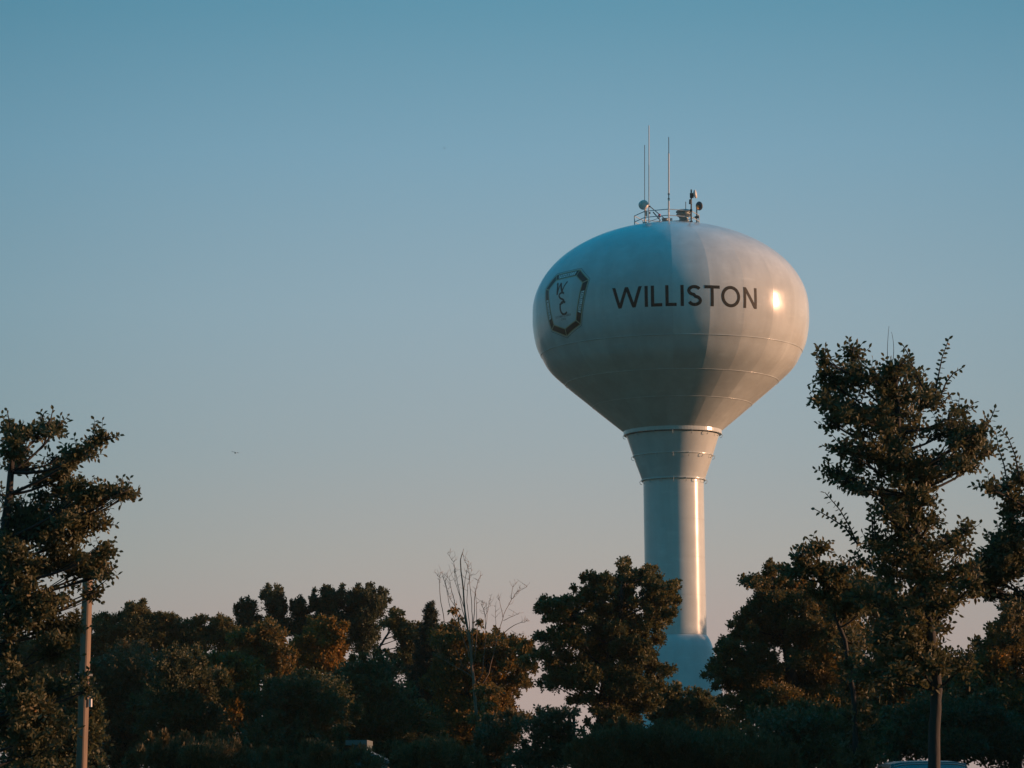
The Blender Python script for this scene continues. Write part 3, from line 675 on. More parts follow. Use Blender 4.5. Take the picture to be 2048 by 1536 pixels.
tree('ornamental_tree', 'near tree cut by the right edge of the picture with long arching shoots', 'tree', 35, [(2110, 1545), (2105, 1350), (2080, 1150), (2060, 980)],
 [(2042, 958, 24, 22), (2006, 984, 26, 12), (1978, 976, 14, 8), (2040, 1010, 28, 26), (2016, 1030, 18, 14), (2030, 1066, 32, 24), (2002, 1078, 20, 14), (2012, 1110, 34, 18), (2044, 1135, 24, 24), (1985, 1122, 20, 12), (2000, 1158, 30, 14), (2040, 1190, 18, 16), (1978, 1190, 26, 14), (2090, 1050, 40, 60), (2100, 1150, 50, 60), (1950, 1138, 32, 18), (1988, 1102, 28, 16), (2012, 1140, 34, 24), (1960, 1172, 30, 14), (2030, 1100, 26, 20)],
 leaf=nl_, cov=.85, joinf=.85, soft_d=.10, K=5, mat_='leaf_near', seed=13, group=G_NEAR, tr=.08, detail=True, hole=.15, depth=.4,
 shoots=[[(2040, 960), (2030, 910), (2016, 875), (1994, 853)], [(2018, 985), (2008, 930), (1998, 900), (1992, 868)]])
tree('ornamental_tree', 'low near tree in front of the broad tree right of the tower', 'tree', 36, [(1712, 1545), (1708, 1400), (1690, 1280), (1650, 1180), (1630, 1120)],
 [(1622, 1102, 24, 14), (1601, 1118, 14, 9), (1642, 1096, 9, 12), (1628, 1138, 36, 15), (1572, 1142, 12, 6), (1664, 1152, 44, 16), (1692, 1137, 20, 7), (1650, 1187, 38, 18), (1708, 1180, 30, 18), (1742, 1204, 26, 20), (1690, 1222, 36, 24), (1590, 1150, 20, 9, .8), (1698, 1290, 40, 36), (1712, 1365, 44, 40), (1716, 1440, 46, 42), (1716, 1515, 50, 36)],
 leaf=nl_, cov=.85, joinf=.85, soft_d=.10, K=5, mat_='leaf_near', seed=14, nspr=12, group=G_NEAR, tr=.035, detail=True, hole=.1, depth=.4,
 shoots=[[(1624, 1100), (1622, 1088), (1617, 1078)], [(1640, 1100), (1644, 1090), (1647, 1082)], [(1596, 1115), (1588, 1108), (1583, 1102)]])

# mid-distance trees
G_MID = 'trees standing in front of the tower'
tree('broad_tree', 'dense round-crowned tree just left of the tower stem', 'tree', 85, [(1205, 1540), (1205, 1440), (1215, 1340), (1240, 1240), (1248, 1150)],
 [(1247, 1134, 11, 15), (1268, 1152, 28, 15), (1240, 1166, 36, 18), (1186, 1154, 18, 14), (1182, 1186, 30, 20), (1302, 1147, 16, 11), (1305, 1172, 22, 20), (1348, 1169, 10, 8), (1338, 1182, 18, 12), (1346, 1204, 11, 9), (1315, 1205, 26, 16), (1345, 1226, 11, 9),
  (1245, 1208, 40, 22), (1292, 1200, 16, 14), (1312, 1240, 26, 18), (1104, 1204, 24, 10), (1088, 1218, 14, 10), (1130, 1210, 20, 13), (1150, 1236, 34, 18), (1200, 1240, 44, 24), (1108, 1236, 20, 10), (1262, 1262, 44, 24), (1090, 1276, 18, 11), (1140, 1278, 40, 24), (1200, 1292, 48, 28), (1270, 1300, 38, 28),
  (1314, 1280, 16, 12), (1302, 1332, 20, 20), (1086, 1310, 18, 15), (1118, 1340, 34, 24), (1102, 1368, 20, 14), (1170, 1350, 44, 28), (1240, 1352, 44, 32), (1300, 1372, 26, 16), (1335, 1343, 14, 10), (1166, 1398, 30, 12), (1230, 1402, 44, 24), (1290, 1412, 30, 18), (1230, 1450, 50, 28)],
 leaf=(.095, .07), cov=1.85, K=5, mat_='leaf_green', seed=21, group=G_MID, tr=.28, hole=.2, tint_bias=.12)
tree('broad_tree', 'broad tree right of the tower with lit yellow patches high in its crown', 'tree', 78, [(1590, 1540), (1590, 1430), (1580, 1320), (1560, 1220), (1548, 1150)],
 [(1494, 1164, 14, 11), (1546, 1140, 16, 15), (1530, 1170, 34, 14), (1590, 1172, 34, 20), (1515, 1212, 24, 20), (1570, 1215, 44, 30), (1640, 1212, 46, 30), (1484, 1244, 20, 20), (1530, 1268, 50, 32), (1610, 1282, 56, 38), (1690, 1268, 56, 40), (1462, 1296, 24, 20), (1440, 1330, 24, 13), (1428, 1350, 20, 9), (1500, 1336, 54, 38), (1590, 1360, 74, 44), (1690, 1360, 66, 44), (1462, 1366, 30, 18), (1530, 1420, 76, 40), (1640, 1440, 86, 46), (1462, 1400, 20, 12)],
 leaf=(.088, .064), cov=2.0, K=5, mat_='leaf_autumn', seed=22, group=G_MID, tr=.3, hole=.14, tint_bias=-.12)
G_R = 'trees at the right behind the near trees'
tree('background_tree', 'brownish tree seen between the low near tree and the tallest near tree', 'tree', 92, [(1790, 1540), (1790, 1380), (1770, 1240), (1760, 1170)],
 [(1722, 1164, 28, 16), (1765, 1176, 30, 18), (1745, 1212, 48, 28), (1800, 1220, 40, 28), (1790, 1290, 66, 42), (1850, 1350, 70, 44), (1760, 1370, 66, 44), (1800, 1430, 80, 50)],
 leaf=(.12, .09), cov=2.2, K=4, mat_='leaf_autumn', seed=23, group=G_R, tr=.25, tint_bias=-.15, hole=.12)
tree('background_tree', 'tree at the lower right edge with a rusty lit crown beyond the near trees', 'tree', 88, [(2030, 1540), (2030, 1400), (2025, 1300), (2026, 1220)],
 [(2028, 1210, 30, 26), (2040, 1250, 36, 28), (2005, 1262, 28, 20), (2020, 1310, 66, 40), (1960, 1330, 54, 34), (2000, 1400, 80, 50), (1900, 1400, 60, 50), (2060, 1440, 80, 60)],
 leaf=(.12, .09), cov=2.3, K=4, mat_='leaf_autumn', seed=24, group=G_R, tr=.25, tint_bias=-.08, hole=.12)
tree('young_tree', 'low dark leafy growth across the foot of the water tower', 'tree', 96, [(1372, 1540), (1372, 1450), (1378, 1400)],
 [(1324, 1394, 30, 22), (1346, 1388, 18, 18), (1385, 1390, 11, 13), (1402, 1404, 20, 15), (1428, 1412, 18, 13), (1360, 1428, 56, 28), (1444, 1440, 44, 26), (1396, 1430, 40, 20), (1380, 1470, 80, 30), (1450, 1480, 60, 30)],
 leaf=(.12, .09), cov=2.4, K=4, mat_='leaf_green', seed=25, tr=.14, hole=.08)
tree('autumn_tree', 'bushy tree with orange-lit leaves right behind the bare-topped tree', 'tree', 98, [(985, 1540), (985, 1420), (975, 1330), (960, 1280)],
 [(900, 1262, 22, 15), (878, 1280, 22, 16), (930, 1278, 30, 17), (985, 1282, 32, 17), (1034, 1290, 24, 14), (1054, 1302, 14, 10), (912, 1318, 42, 28), (980, 1326, 46, 30), (1038, 1336, 28, 20), (1054, 1366, 14, 9), (1005, 1384, 30, 15), (940, 1378, 46, 30), (892, 1370, 38, 34), (1006, 1420, 30, 17), (960, 1430, 46, 30), (900, 1440, 46, 36), (960, 1490, 60, 36)],
 leaf=(.11, .08), cov=2.2, K=4, mat_='leaf_autumn', seed=26, tr=.2, tint_bias=-.04, hole=.12)
tree('sapling', 'thin airy sapling with bright sky showing through, left of the round-crowned tree', 'tree', 60, [(1148, 1545), (1148, 1480), (1147, 1425)],
 [(1090, 1428, 24, 12), (1130, 1428, 28, 11), (1066, 1450, 34, 18), (1130, 1468, 34, 26), (1086, 1498, 38, 24), (1034, 1520, 34, 22), (1152, 1508, 32, 26), (1090, 1530, 60, 20)],
 leaf=(.075, .055), cov=1.15, K=4, mat_='leaf_brown', seed=27, tr=.05, hole=.3)
tree('sapling', 'dark leafy sapling under the orange-lit bushy tree', 'tree', 64, [(1010, 1545), (1014, 1480), (1016, 1440)],
 [(1018, 1452, 30, 22), (1046, 1438, 24, 14), (1000, 1480, 40, 26), (975, 1470, 30, 30), (990, 1520, 40, 26)],
 leaf=(.085, .06), cov=1.8, K=4, mat_='leaf_brown', seed=28, tr=.05, hole=.25)

# far row, left half
G_POP = 'upright poplars on the skyline'
def pop(label, seed, tx, bl): tree('poplar', label, 'tree', 125, [(tx, 1540), (tx, 1350), (tx + 1, 1250), (tx, bl[0][1] + 5)], bl, leaf=(.105, .075), cov=1.8, K=5, joinf=.9, soft_d=.10, jit=.4, mat_='leaf_poplar', seed=seed, group=G_POP, tr=.25, upb=1.0, hole=.12, depth=.5)
pop('smallest round-topped poplar, left end of the skyline group', 31, 495, [(495, 1208, 14, 9), (494, 1222, 22, 15), (486, 1240, 18, 14), (508, 1240, 12, 12), (495, 1275, 30, 24)])
pop('narrow twin-tipped poplar standing alone with sky on both sides', 32, 548, [(535, 1184, 10, 10), (556, 1180, 7, 10), (545, 1196, 22, 14), (548, 1216, 21, 17), (556, 1240, 22, 20), (545, 1262, 25, 20), (522, 1258, 18, 14), (575, 1262, 18, 12)])
pop('short poplar just right of the narrow twin-tipped one', 33, 600, [(599, 1206, 9, 10), (587, 1216, 10, 10), (604, 1222, 20, 15), (600, 1246, 20, 14), (610, 1275, 24, 20)])
pop('tall pointed poplar in the middle of the skyline group', 34, 656, [(658, 1180, 8, 12), (655, 1198, 18, 17), (627, 1194, 6, 13), (628, 1214, 14, 12), (682, 1184, 6, 12), (655, 1226, 22, 18), (680, 1206, 10, 16), (650, 1260, 26, 20), (628, 1240, 16, 12), (682, 1240, 14, 14)])
pop('widest poplar with three tips, right end of the skyline group', 35, 722, [(716, 1180, 6, 11), (702, 1192, 16, 14), (720, 1196, 12, 18), (742, 1184, 11, 13), (766, 1190, 9, 13), (764, 1208, 13, 13), (738, 1206, 14, 20), (704, 1222, 24, 20), (736, 1236, 24, 20), (706, 1256, 26, 24), (758, 1226, 14, 12), (730, 1290, 30, 26, .9), (744, 1268, 14, 20)])
tree('airy_tree', 'loose see-through tree between the poplars and the spruce', 'tree', 112, [(742, 1400), (748, 1310), (762, 1290), (776, 1268), (790, 1240)],
 [(791, 1228, 12, 9), (782, 1246, 16, 12), (802, 1252, 13, 10), (834, 1258, 22, 11), (810, 1272, 20, 12), (842, 1280, 22, 14), (806, 1298, 16, 12), (838, 1306, 26, 16), (790, 1318, 16, 9, .7), (762, 1306, 12, 8, .6), (830, 1340, 36, 20)],
 leaf=(.13, .10), cov=1.5, K=4, mat_='leaf_green', seed=36, tr=.12, hole=.2)
G_Y = 'yellowing trees below the poplars'
tree('yellowing_tree', 'brightest orange-yellow tree, under the tallest poplars', 'tree', 108, [(640, 1540), (640, 1400), (640, 1300), (640, 1260)],
 [(637, 1248, 18, 12), (668, 1258, 22, 18), (612, 1278, 24, 16), (648, 1282, 40, 22), (600, 1296, 22, 15), (676, 1296, 22, 24), (640, 1316, 44, 18), (598, 1330, 24, 10), (668, 1340, 40, 20)],
 leaf=(.13, .09), cov=1.7, K=6, mat_='leaf_autumn', seed=37, group=G_Y, tr=.16, tint_bias=.16, hole=.1)
tree('yellowing_tree', 'olive and yellow tree under the narrow twin-tipped poplar', 'tree', 106, [(530, 1540), (530, 1400), (530, 1290)],
 [(530, 1252, 20, 11), (508, 1266, 24, 14), (546, 1270, 24, 18), (480, 1280, 22, 16), (530, 1296, 44, 22), (560, 1320, 30, 20), (500, 1330, 44, 24), (565, 1350, 30, 20)],
 leaf=(.13, .09), cov=1.9, K=6, mat_='leaf_autumn', seed=38, group=G_Y, tr=.16, tint_bias=.08, hole=.1)
tree('yellowing_tree', 'lower yellow-flecked tree left of and below the poplars', 'tree', 84, [(450, 1540), (450, 1440), (450, 1370)],
 [(400, 1318, 22, 9), (430, 1322, 28, 11), (470, 1318, 24, 10), (430, 1350, 50, 26), (480, 1360, 40, 28), (510, 1350, 24, 20), (420, 1390, 60, 30), (490, 1400, 50, 34), (450, 1440, 80, 40)],
 leaf=(.11, .085), cov=2.3, K=4, mat_='leaf_autumn', seed=39, group=G_Y, tr=.16, tint_bias=.02, hole=.1)
G_L = 'skyline trees at the left'
def far(label, seed, tx, bl, m='leaf_green', tb=.12, Y=116, cov=2.2, droop=.15): tree('skyline_tree', label, 'tree', Y, [(tx, 1540), (tx, 1380), (tx, bl[0][1] + 8)], bl, leaf=(.10, .07), cov=cov * .9, K=5, mat_=m, seed=seed, group=G_L, tr=.2, hole=.15, tint_bias=tb, droop=droop)
far('rounded skyline tree directly right of the wooden pole', 41, 205, [(196, 1238, 16, 10), (216, 1236, 12, 8), (205, 1256, 30, 16), (200, 1290, 40, 26), (230, 1300, 30, 24), (232, 1272, 26, 14)])
far('highest skyline tree between the wooden pole and the poplars', 42, 270, [(263, 1214, 10, 7), (284, 1212, 10, 8), (272, 1226, 26, 12), (298, 1236, 14, 10), (250, 1240, 16, 12), (275, 1254, 38, 20), (300, 1262, 14, 16), (275, 1300, 46, 34), (310, 1274, 26, 14), (245, 1270, 26, 14)])
far('small-crowned skyline tree, third from the wooden pole', 43, 335, [(330, 1234, 13, 8), (348, 1244, 12, 9), (318, 1248, 14, 12), (340, 1262, 26, 14), (364, 1264, 12, 12), (340, 1300, 40, 30), (366, 1282, 26, 16), (315, 1280, 20, 12)])
far('fine-leaved skyline tree, left one of a feathery pair', 44, 395, [(390, 1244, 18, 8), (408, 1238, 10, 6), (388, 1264, 24, 14), (372, 1284, 20, 16), (400, 1290, 26, 20), (418, 1270, 16, 12)], cov=1.7, droop=.5)
far('fine-leaved skyline tree with an arching top sprig, next to the smallest poplar', 45, 442, [(440, 1240, 14, 7), (456, 1248, 12, 8), (430, 1258, 18, 12), (462, 1266, 14, 12), (444, 1282, 28, 16), (455, 1310, 34, 20), (474, 1274, 20, 12)], cov=1.6, droop=.5)
far('dark tree behind the left edge tree, low against the sky', 46, 70, [(50, 1300, 40, 20), (100, 1292, 40, 20), (140, 1270, 34, 22), (30, 1340, 60, 34), (110, 1340, 60, 40), (165, 1300, 30, 34), (60, 1420, 80, 50)], tb=0.0)
# dark lower row that closes the view
G_D = 'dark trees in the lower row'
def lower(label, seed, tx, bl, Y=74, m='leaf_green', tb=-.1): tree('shaded_tree', label, 'tree', Y, [(tx, 1545), (tx, 1470), (tx, bl[0][1] + 10)], bl, leaf=(.10, .07), cov=2.4, K=4, mat_=m, seed=seed, group=G_D, tr=.18, hole=.04, tint_bias=tb)
lower('dark shaded tree in the lower row immediately right of the wooden pole', 51, 250, [(250, 1330, 60, 34), (210, 1370, 44, 40), (290, 1370, 60, 44), (240, 1430, 80, 50), (230, 1500, 90, 50)], m='leaf_brown', Y=84)
lower('dark shaded tree in the lower row under the feathery pair', 52, 370, [(350, 1330, 50, 30), (390, 1370, 56, 40), (340, 1400, 60, 44), (370, 1460, 90, 50), (360, 1520, 90, 40)], Y=80)
lower('dark shaded tree in the lower row under the brightest yellow tree', 53, 600, [(590, 1380, 50, 30), (640, 1372, 50, 26), (560, 1410, 60, 34), (640, 1420, 70, 40), (590, 1470, 90, 46), (520, 1500, 80, 46), (580, 1530, 90, 40)], Y=79)
lower('dark shaded tree in the lower row under the widest poplar', 54, 740, [(720, 1345, 44, 26), (770, 1340, 34, 22), (700, 1390, 54, 34), (770, 1400, 60, 44), (740, 1445, 70, 36), (820, 1450, 60, 44), (720, 1480, 50, 22), (680, 1500, 60, 40), (780, 1500, 60, 40)], Y=85)
lower('dark tree behind the left edge tree and the pole, lower row', 55, 130, [(120, 1400, 70, 44), (60, 1470, 80, 50), (150, 1470, 60, 50), (90, 1530, 110, 40)], Y=60)
lower('dark shaded tree in the lower row behind the tallest near tree', 56, 1900, [(1860, 1430, 70, 40), (1940, 1440, 70, 44), (1900, 1490, 90, 40), (1800, 1480, 70, 44), (2010, 1490, 70, 50)], Y=70)
lower('dark shaded tree in the lower row below the broad tree', 57, 1620, [(1560, 1450, 60, 36), (1640, 1460, 70, 40), (1720, 1460, 60, 40), (1600, 1510, 90, 40), (1700, 1515, 80, 36)], Y=66)
# shrubs along the bottom
G_S = 'shrubs along the bottom edge'
def shrub(label, seed, cx, bl, Y=56, m='leaf_brown', tb=-.05): tree('shrub', label, 'shrub', Y, [(cx, 1545), (cx, bl[0][1] + 6)], bl, leaf=(.10, .035), cov=3.0, K=6, mat_=m, seed=seed, group=G_S, tr=.03, upb=1.6, outw=.3, jit=.3, hole=.05, droop=-.1)
shrub('willowy shrub below the round-crowned tree, left of the tower foot', 61, 1230, [(1200, 1486, 40, 24), (1260, 1474, 44, 24), (1180, 1520, 50, 30), (1250, 1520, 60, 34)])
shrub('brown-tipped willowy shrub below the tower foot', 62, 1340, [(1330, 1478, 40, 24), (1380, 1490, 40, 26), (1310, 1520, 50, 30), (1380, 1530, 60, 30)])
shrub('dark willowy shrub right of the tower foot', 63, 1470, [(1450, 1490, 50, 26), (1510, 1500, 50, 28), (1450, 1530, 60, 30), (1530, 1530, 60, 30)])
shrub('grassy shrub to the right of the pale shed', 64, 850, [(830, 1510, 40, 20), (880, 1506, 40, 22), (840, 1540, 50, 26), (900, 1534, 50, 26)])
shrub('grassy shrub in front of the pale shed', 65, 668, [(640, 1512, 34, 24), (680, 1528, 16, 14), (640, 1540, 50, 26), (715, 1550, 30, 12), (716, 1512, 20, 12, .35), (752, 1528, 16, 8, .3)])
shrub('low dark shrub at the lower left beyond the pole', 66, 380, [(340, 1510, 60, 30), (430, 1515, 60, 30), (500, 1530, 60, 26)])

# off to the right: taller trees whose shade falls on the tower foot
def off(label, seed, x, y, h, w):
    root = empty('unseen_shade_tree', (x, y, 0), label, 'tree', 'windbreak trees beyond the right edge')
    mb = MB(); mb.tube([(x, y, -.05), (x, y, h * .5), (x, y, h * .9)], [.4, .25, .06], 8); mb.build('trunk', M['bark'], root, smooth=True)
    rg = random.Random(seed); bl = []
    for k in range(34):
        zz = h * (.2 + .72 * (k + rg.random()) / 34); r_ = w * (1 - .55 * zz / h) * rg.uniform(.5, .75); bl.append((np.array([x + rg.uniform(-.5, .5) * w * .6, y + rg.uniform(-1, 1) * w * .5, zz]), (r_, r_, r_)))
    foliage('crown', root, bl, .4 if h > 15 else .25, .3 if h > 15 else .2, 1.8 if h > 15 else .45, 4, 'leaf_green', seed, hole=.05)
off('tall tree beyond the right edge, level with the tower', 71, 60, 216, 21.2, 7); off('tall tree beyond the right edge, behind the tower line', 72, 68, 224.5, 21.8, 7)
off('tall tree beyond the right edge, nearer than the tower', 73, 62, 209, 21.4, 7); off('tall tree far beyond the right edge, the rearmost of the row', 74, 74, 233, 23, 7)
off('tall tree beyond the right edge, the foremost of the row', 75, 58, 202, 20.5, 6)

for k, (ox, oy, oh) in enumerate(((16, 57, 5.2), (18, 62, 5.4), (19, 67, 5.2), (21, 72, 5.4), (23, 77, 5.6), (24, 83, 5.8), (26, 89, 6.0), (28, 95, 6.2))):  # unseen low row, added to keep sun off the lower trees and shrubs
    off(('first', 'second', 'third', 'fourth', 'fifth', 'sixth', 'seventh', 'eighth')[k] + ' low unseen tree of the shading row added beyond the right edge, counted from the viewer', 81 + k, ox, oy, oh, 4)

off('small unseen tree added for shade beyond the right edge, level with the tallest near tree', 91, 11.5, 30.5, 4.0, 2.2); off('small unseen tree added for shade beyond the right edge, just behind the near trees', 92, 12.2, 35.5, 4.2, 2.2)  # unseen pair, added to shade the lower parts of the near trees

# bare-topped tree ------------------------------------------------------
o3 = lambda q: (800 + q[0] / 3.369, 1080 + q[1] / 3.369)
BY = 90; bx, by_ = P(958, 1540, BY)[:2]
bare = empty('bare_tree', (bx, by_, 0), 'half-dead tree with bare branches fanning above the bushes, centre left of the tower', 'tree')
rg = np.random.default_rng(3); bm_ = MB()
main = [[(535, 1530), (535, 1400), (520, 1290), (505, 1070), (490, 860), (470, 680), (450, 560), (425, 330), (405, 150), (420, 90), (430, 58)]]
br = [[(470, 680), (440, 480), (400, 360), (380, 250), (360, 150), (320, 90)], [(490, 760), (490, 520), (480, 400), (470, 300), (460, 190), (430, 120)], [(495, 620), (500, 400), (520, 290), (545, 240)],
 [(470, 800), (450, 720), (400, 600), (350, 500), (320, 380), (310, 300), (285, 240)], [(395, 600), (300, 550), (275, 420), (265, 300), (270, 260), (245, 225)], [(410, 600), (370, 430), (345, 320), (330, 250)],
 [(500, 1000), (555, 900), (575, 640), (575, 520), (560, 460), (545, 425)], [(575, 520), (595, 460), (610, 390)], [(510, 1040), (600, 900), (640, 720), (670, 610), (700, 500), (750, 400), (790, 350), (855, 315)],
 [(750, 400), (755, 330), (775, 300)], [(700, 545), (740, 520), (790, 500)], [(680, 640), (760, 580), (820, 555), (872, 545)], [(690, 670), (760, 650), (830, 632)], [(645, 700), (645, 560), (645, 450)], [(692, 520), (675, 430), (660, 380)],
 [(495, 900), (475, 885), (420, 850), (380, 740)], [(500, 960), (480, 920), (380, 860), (300, 810), (240, 775)], [(440, 480), (425, 380), (440, 250), (465, 150)], [(480, 700), (465, 560), (452, 420), (458, 300), (480, 210)], [(455, 600), (420, 470), (405, 380), (372, 280), (366, 200)], [(500, 820), (520, 600), (512, 430), (505, 330)], [(480, 720), (440, 600), (415, 520), (340, 400), (300, 290)], [(575, 600), (588, 520), (582, 430)]]
def bpath(pl, r0_, r1_, n=7, j=.008, yo=0):
    w = [P(*o3(q), BY + yo) for q in pl]; pts = []
    for i in range(len(w) - 1):
        for t in (0, .33, .66): pts.append(w[i] * (1 - t) + w[i + 1] * t + rg.normal(size=3) * j)
    pts.append(w[-1]); bm_.tube(pts, list(np.linspace(r0_, r1_, len(pts))), n); return pts
w0 = P(*o3((535, 1530)), BY); bm_.tube([(w0[0], w0[1], -.05), w0], [.085, .08], 7)
bpath(main[0], .07, .006)
for i, q in enumerate(br):
    L0 = abs(q[0][1] - q[-1][1]); pts = bpath(q, .016 if len(q) > 3 else .010, .005, 5, yo=0)
    for k in range(len(pts) * 2 // 3, len(pts)):
        for _ in range(2):
            s_ = pts[k]; dr = np.array([rg.normal() * .6, rg.normal() * .4, abs(rg.normal()) * .5 + .3]); e = s_ + dr * rg.uniform(.10, .26); bm_.tube([s_, (s_ + e) / 2 + rg.normal(size=3) * .03, e], [.006, .005, .004], 3)
bm_.build('trunk', M['bark_dry'], bare, smooth=True)
lb = [((370, 470), 40, 12), ((410, 520), 20, 12), ((535, 545), 32, 14), ((150, 1085), 28, 18), ((600, 1000), 120, 50), ((540, 1200), 100, 60), ((620, 1310), 80, 40), ((560, 1110), 90, 50), ((850, 690), 60, 40), ((850, 800), 70, 50)]
foliage('leaf_cluster', bare, [(P(*o3(c_), BY + rg.uniform(-1, 1)), (rx / 3.369 * mpp(BY), rx / 3.369 * mpp(BY), ry_ / 3.369 * mpp(BY))) for c_, rx, ry_ in lb], .15, .075, 1.5, 4, 'leaf_autumn', 5, droop=.8, upb=-.2, hole=.1)
# bare drooping branch of the round-crowned tree over the gap is its own dead tree
# spruce ---------------------------------------------------------------
SY = 100; sx, sy_ = P(864, 1540, SY)[:2]; top = P(860, 1205, SY)
spr = empty('spruce', (sx, sy_, 0), 'dark pointed spruce whose tip rises left of the bare-topped tree', 'tree')
b = MB(); b.tube([(sx, sy_, -.05), (sx, sy_, top[2] * .6), top], [.22, .1, .012], 8); b.build('trunk', M['bark'], spr, smooth=True)
bl = []; rgs = random.Random(9); h = top[2]
for k in range(330):
    t = (k / 330) ** .75; z = h * (1 - t * .88) - .1; R_ = (.05 + (h - z) * .27) * (1 + .22 * math.sin(k * .37)); a = k * 2.399; 
    for s_ in (.25, .5, .75, 1.0):
        r_ = R_ * s_ * rgs.uniform(.85, 1.1); q = np.array([sx + (top[0] - sx) * (z / h) + r_ * math.cos(a), sy_ + r_ * math.sin(a), z - .16 * r_ + .08 * s_ * s_])
        bl.append((q, (.04 + .15 * s_ * min(1, R_), .04 + .15 * s_ * min(1, R_), .035 + .02 * R_)))
foliage('crown', spr, bl, .10, .03, 2.6, 4, 'needle', 8, upb=.35, outw=.6, hole=0, droop=.0)

# ------------------------------------------------------------------ utility pole
M['pole'] = mat('weathered_wood', (.22, .155, .105), .8, noise=(9, (1, 1, .08), .45), bump=(30, (1, 1, .06), .5, .01))
PY = 46; pm = mpp(PY)
ptop = P(177, 1105, PY); pbot = P(163, 1536, PY); dirp = (ptop - pbot) / (ptop[2] - pbot[2]); pb = pbot - dirp * pbot[2]
pole = empty('wooden_pole', tuple(pb), 'square wooden utility pole, leaning slightly, lit on its right side', 'pole')
b = MB(); n = 14; ang = math.radians(64); hw = .074
vs_ = []
for i in range(n + 1):
    c = pb + (ptop - pb) * i / n; w = hw * (1 - .1 * i / n); ch = .018
    for k in range(4):
        a0 = ang + math.pi / 2 * k
        for sgn in (-1, 1):
            vs_.append(c + np.array([math.cos(a0) * w - math.sin(a0) * sgn * (w - ch), math.sin(a0) * w + math.cos(a0) * sgn * (w - ch), 0]))
fs = [(i * 8 + k, i * 8 + (k + 1) % 8, (i + 1) * 8 + (k + 1) % 8, (i + 1) * 8 + k) for i in range(n) for k in range(8)] + [tuple(n * 8 + k for k in range(8))]
b.add(vs_, fs); b.build('shaft', M['pole'], pole)
def pp(y): return pb + dirp * P(170, y, PY)[2]
b = MB()
for y in (1350,): c = pp(y); b.box(c, (.19, .19, .035), 0, ang)
b.build('clamp_band', M['steel_dark'], pole)
b = MB(); c = pp(1392); b.box(c + np.array([.08, -.06, 0]), (.05, .06, .05), 0, ang); b.build('bolt', M['steel_dark'], pole)
b = MB(); c = pp(1406); b.box(c + np.array([.115, -.03, 0]), (.035, .05, .13), 0, ang); b.build('tag', M['fibre'], pole)

# ------------------------------------------------------------------ shed
M['shed'] = mat('pale_blue_boards', (.085, .12, .12), .6, noise=(3, (6, 6, .3), .25)); M['shed_roof'] = mat('pale_sheet_roof', (.13, .15, .14), .6, noise=(4, (1, 8, 1), .2))
M['white_wall'] = mat('white_boards', (.24, .25, .22), .6, noise=(2, (5, 5, .3), .2)); M['pane'] = mat('dark_glass', (.02, .03, .035), .08)
HY = 70; s = mpp(HY); e0 = P(705, 1482, HY); e1 = P(733, 1482, HY); r1 = P(776, 1524, HY); zt = e0[2]
shed = empty('shed', (e0[0], HY + 1.2, 0), 'small pale blue shed with a white lean-to, half hidden under the trees', 'shed')
def xq(x): return float(P(x, 1500, HY)[0])
b = MB(); b.box(((xq(704) + xq(734)) / 2, HY + 1.2, (zt - .1) / 2), (xq(734) - xq(704), 2.4, zt - .1)); b.build('wall', M['shed'], shed)
b = MB(); b.box(((xq(692) + xq(735)) / 2, HY + 1.2, zt - .04), (xq(735) - xq(692), 2.8, .12)); b.build('roof', M['shed_roof'], shed)
b = MB(); zl, zr = P(736, 1500, HY)[2], P(776, 1522, HY)[2]; xa, xb = xq(734) + .01, xq(774)
b.add([(xa, HY + .1, 0), (xb, HY + .1, 0), (xb, HY + .1, zr - .1), (xa, HY + .1, zl - .1), (xa, HY + 2.2, 0), (xb, HY + 2.2, 0), (xb, HY + 2.2, zr - .1), (xa, HY + 2.2, zl - .1)], [(0, 1, 2, 3), (5, 4, 7, 6), (1, 5, 6, 2), (4, 0, 3, 7), (3, 2, 6, 7)]); lw = b.build('lean_to', M['white_wall'], shed)
b = MB(); b.add([(xa, HY - .1, zl - .09), (xb + .15, HY - .1, zr - .12), (xb + .15, HY - .1, zr - .05), (xa, HY - .1, zl - .02), (xa, HY + 2.4, zl - .09), (xb + .15, HY + 2.4, zr - .12), (xb + .15, HY + 2.4, zr - .05), (xa, HY + 2.4, zl - .02)], [(0, 1, 2, 3), (5, 4, 7, 6), (1, 5, 6, 2), (4, 0, 3, 7), (3, 2, 6, 7), (0, 4, 5, 1)]); b.build('lean_to_roof', M['shed_roof'], shed)
b = MB(); b.box(((xq(712) + xq(726)) / 2, HY - .015, 1.0), (.3, .04, 1.7)); b.build('door', M['shed_roof'], shed)

# ------------------------------------------------------------------ car facing the viewer behind the tallest near tree
M['carpaint'] = mat('dark_car_paint', (.02, .022, .02), .25); M['glass'] = mat('car_glass', (.02, .05, .06), .04, spec=1.0); M['rubber'] = mat('tyre_rubber', (.02, .02, .02), .8); M['rim'] = mat('alloy_rim', (.4, .4, .4), .3, .9); M['lamp'] = mat('headlight_glass', (.6, .6, .6), .1); M['trim'] = mat('black_trim', (.015, .015, .015), .5)
KY = 52.0; kx = float(P(1872, 1536, KY)[0]); kz = P(1872, 1524.5, KY)[2] + .01      # roof height
car = empty('parked_car', (kx, KY + 2.2, 0), 'dark car with a blue sky-reflecting windscreen behind the tallest near tree', 'car')
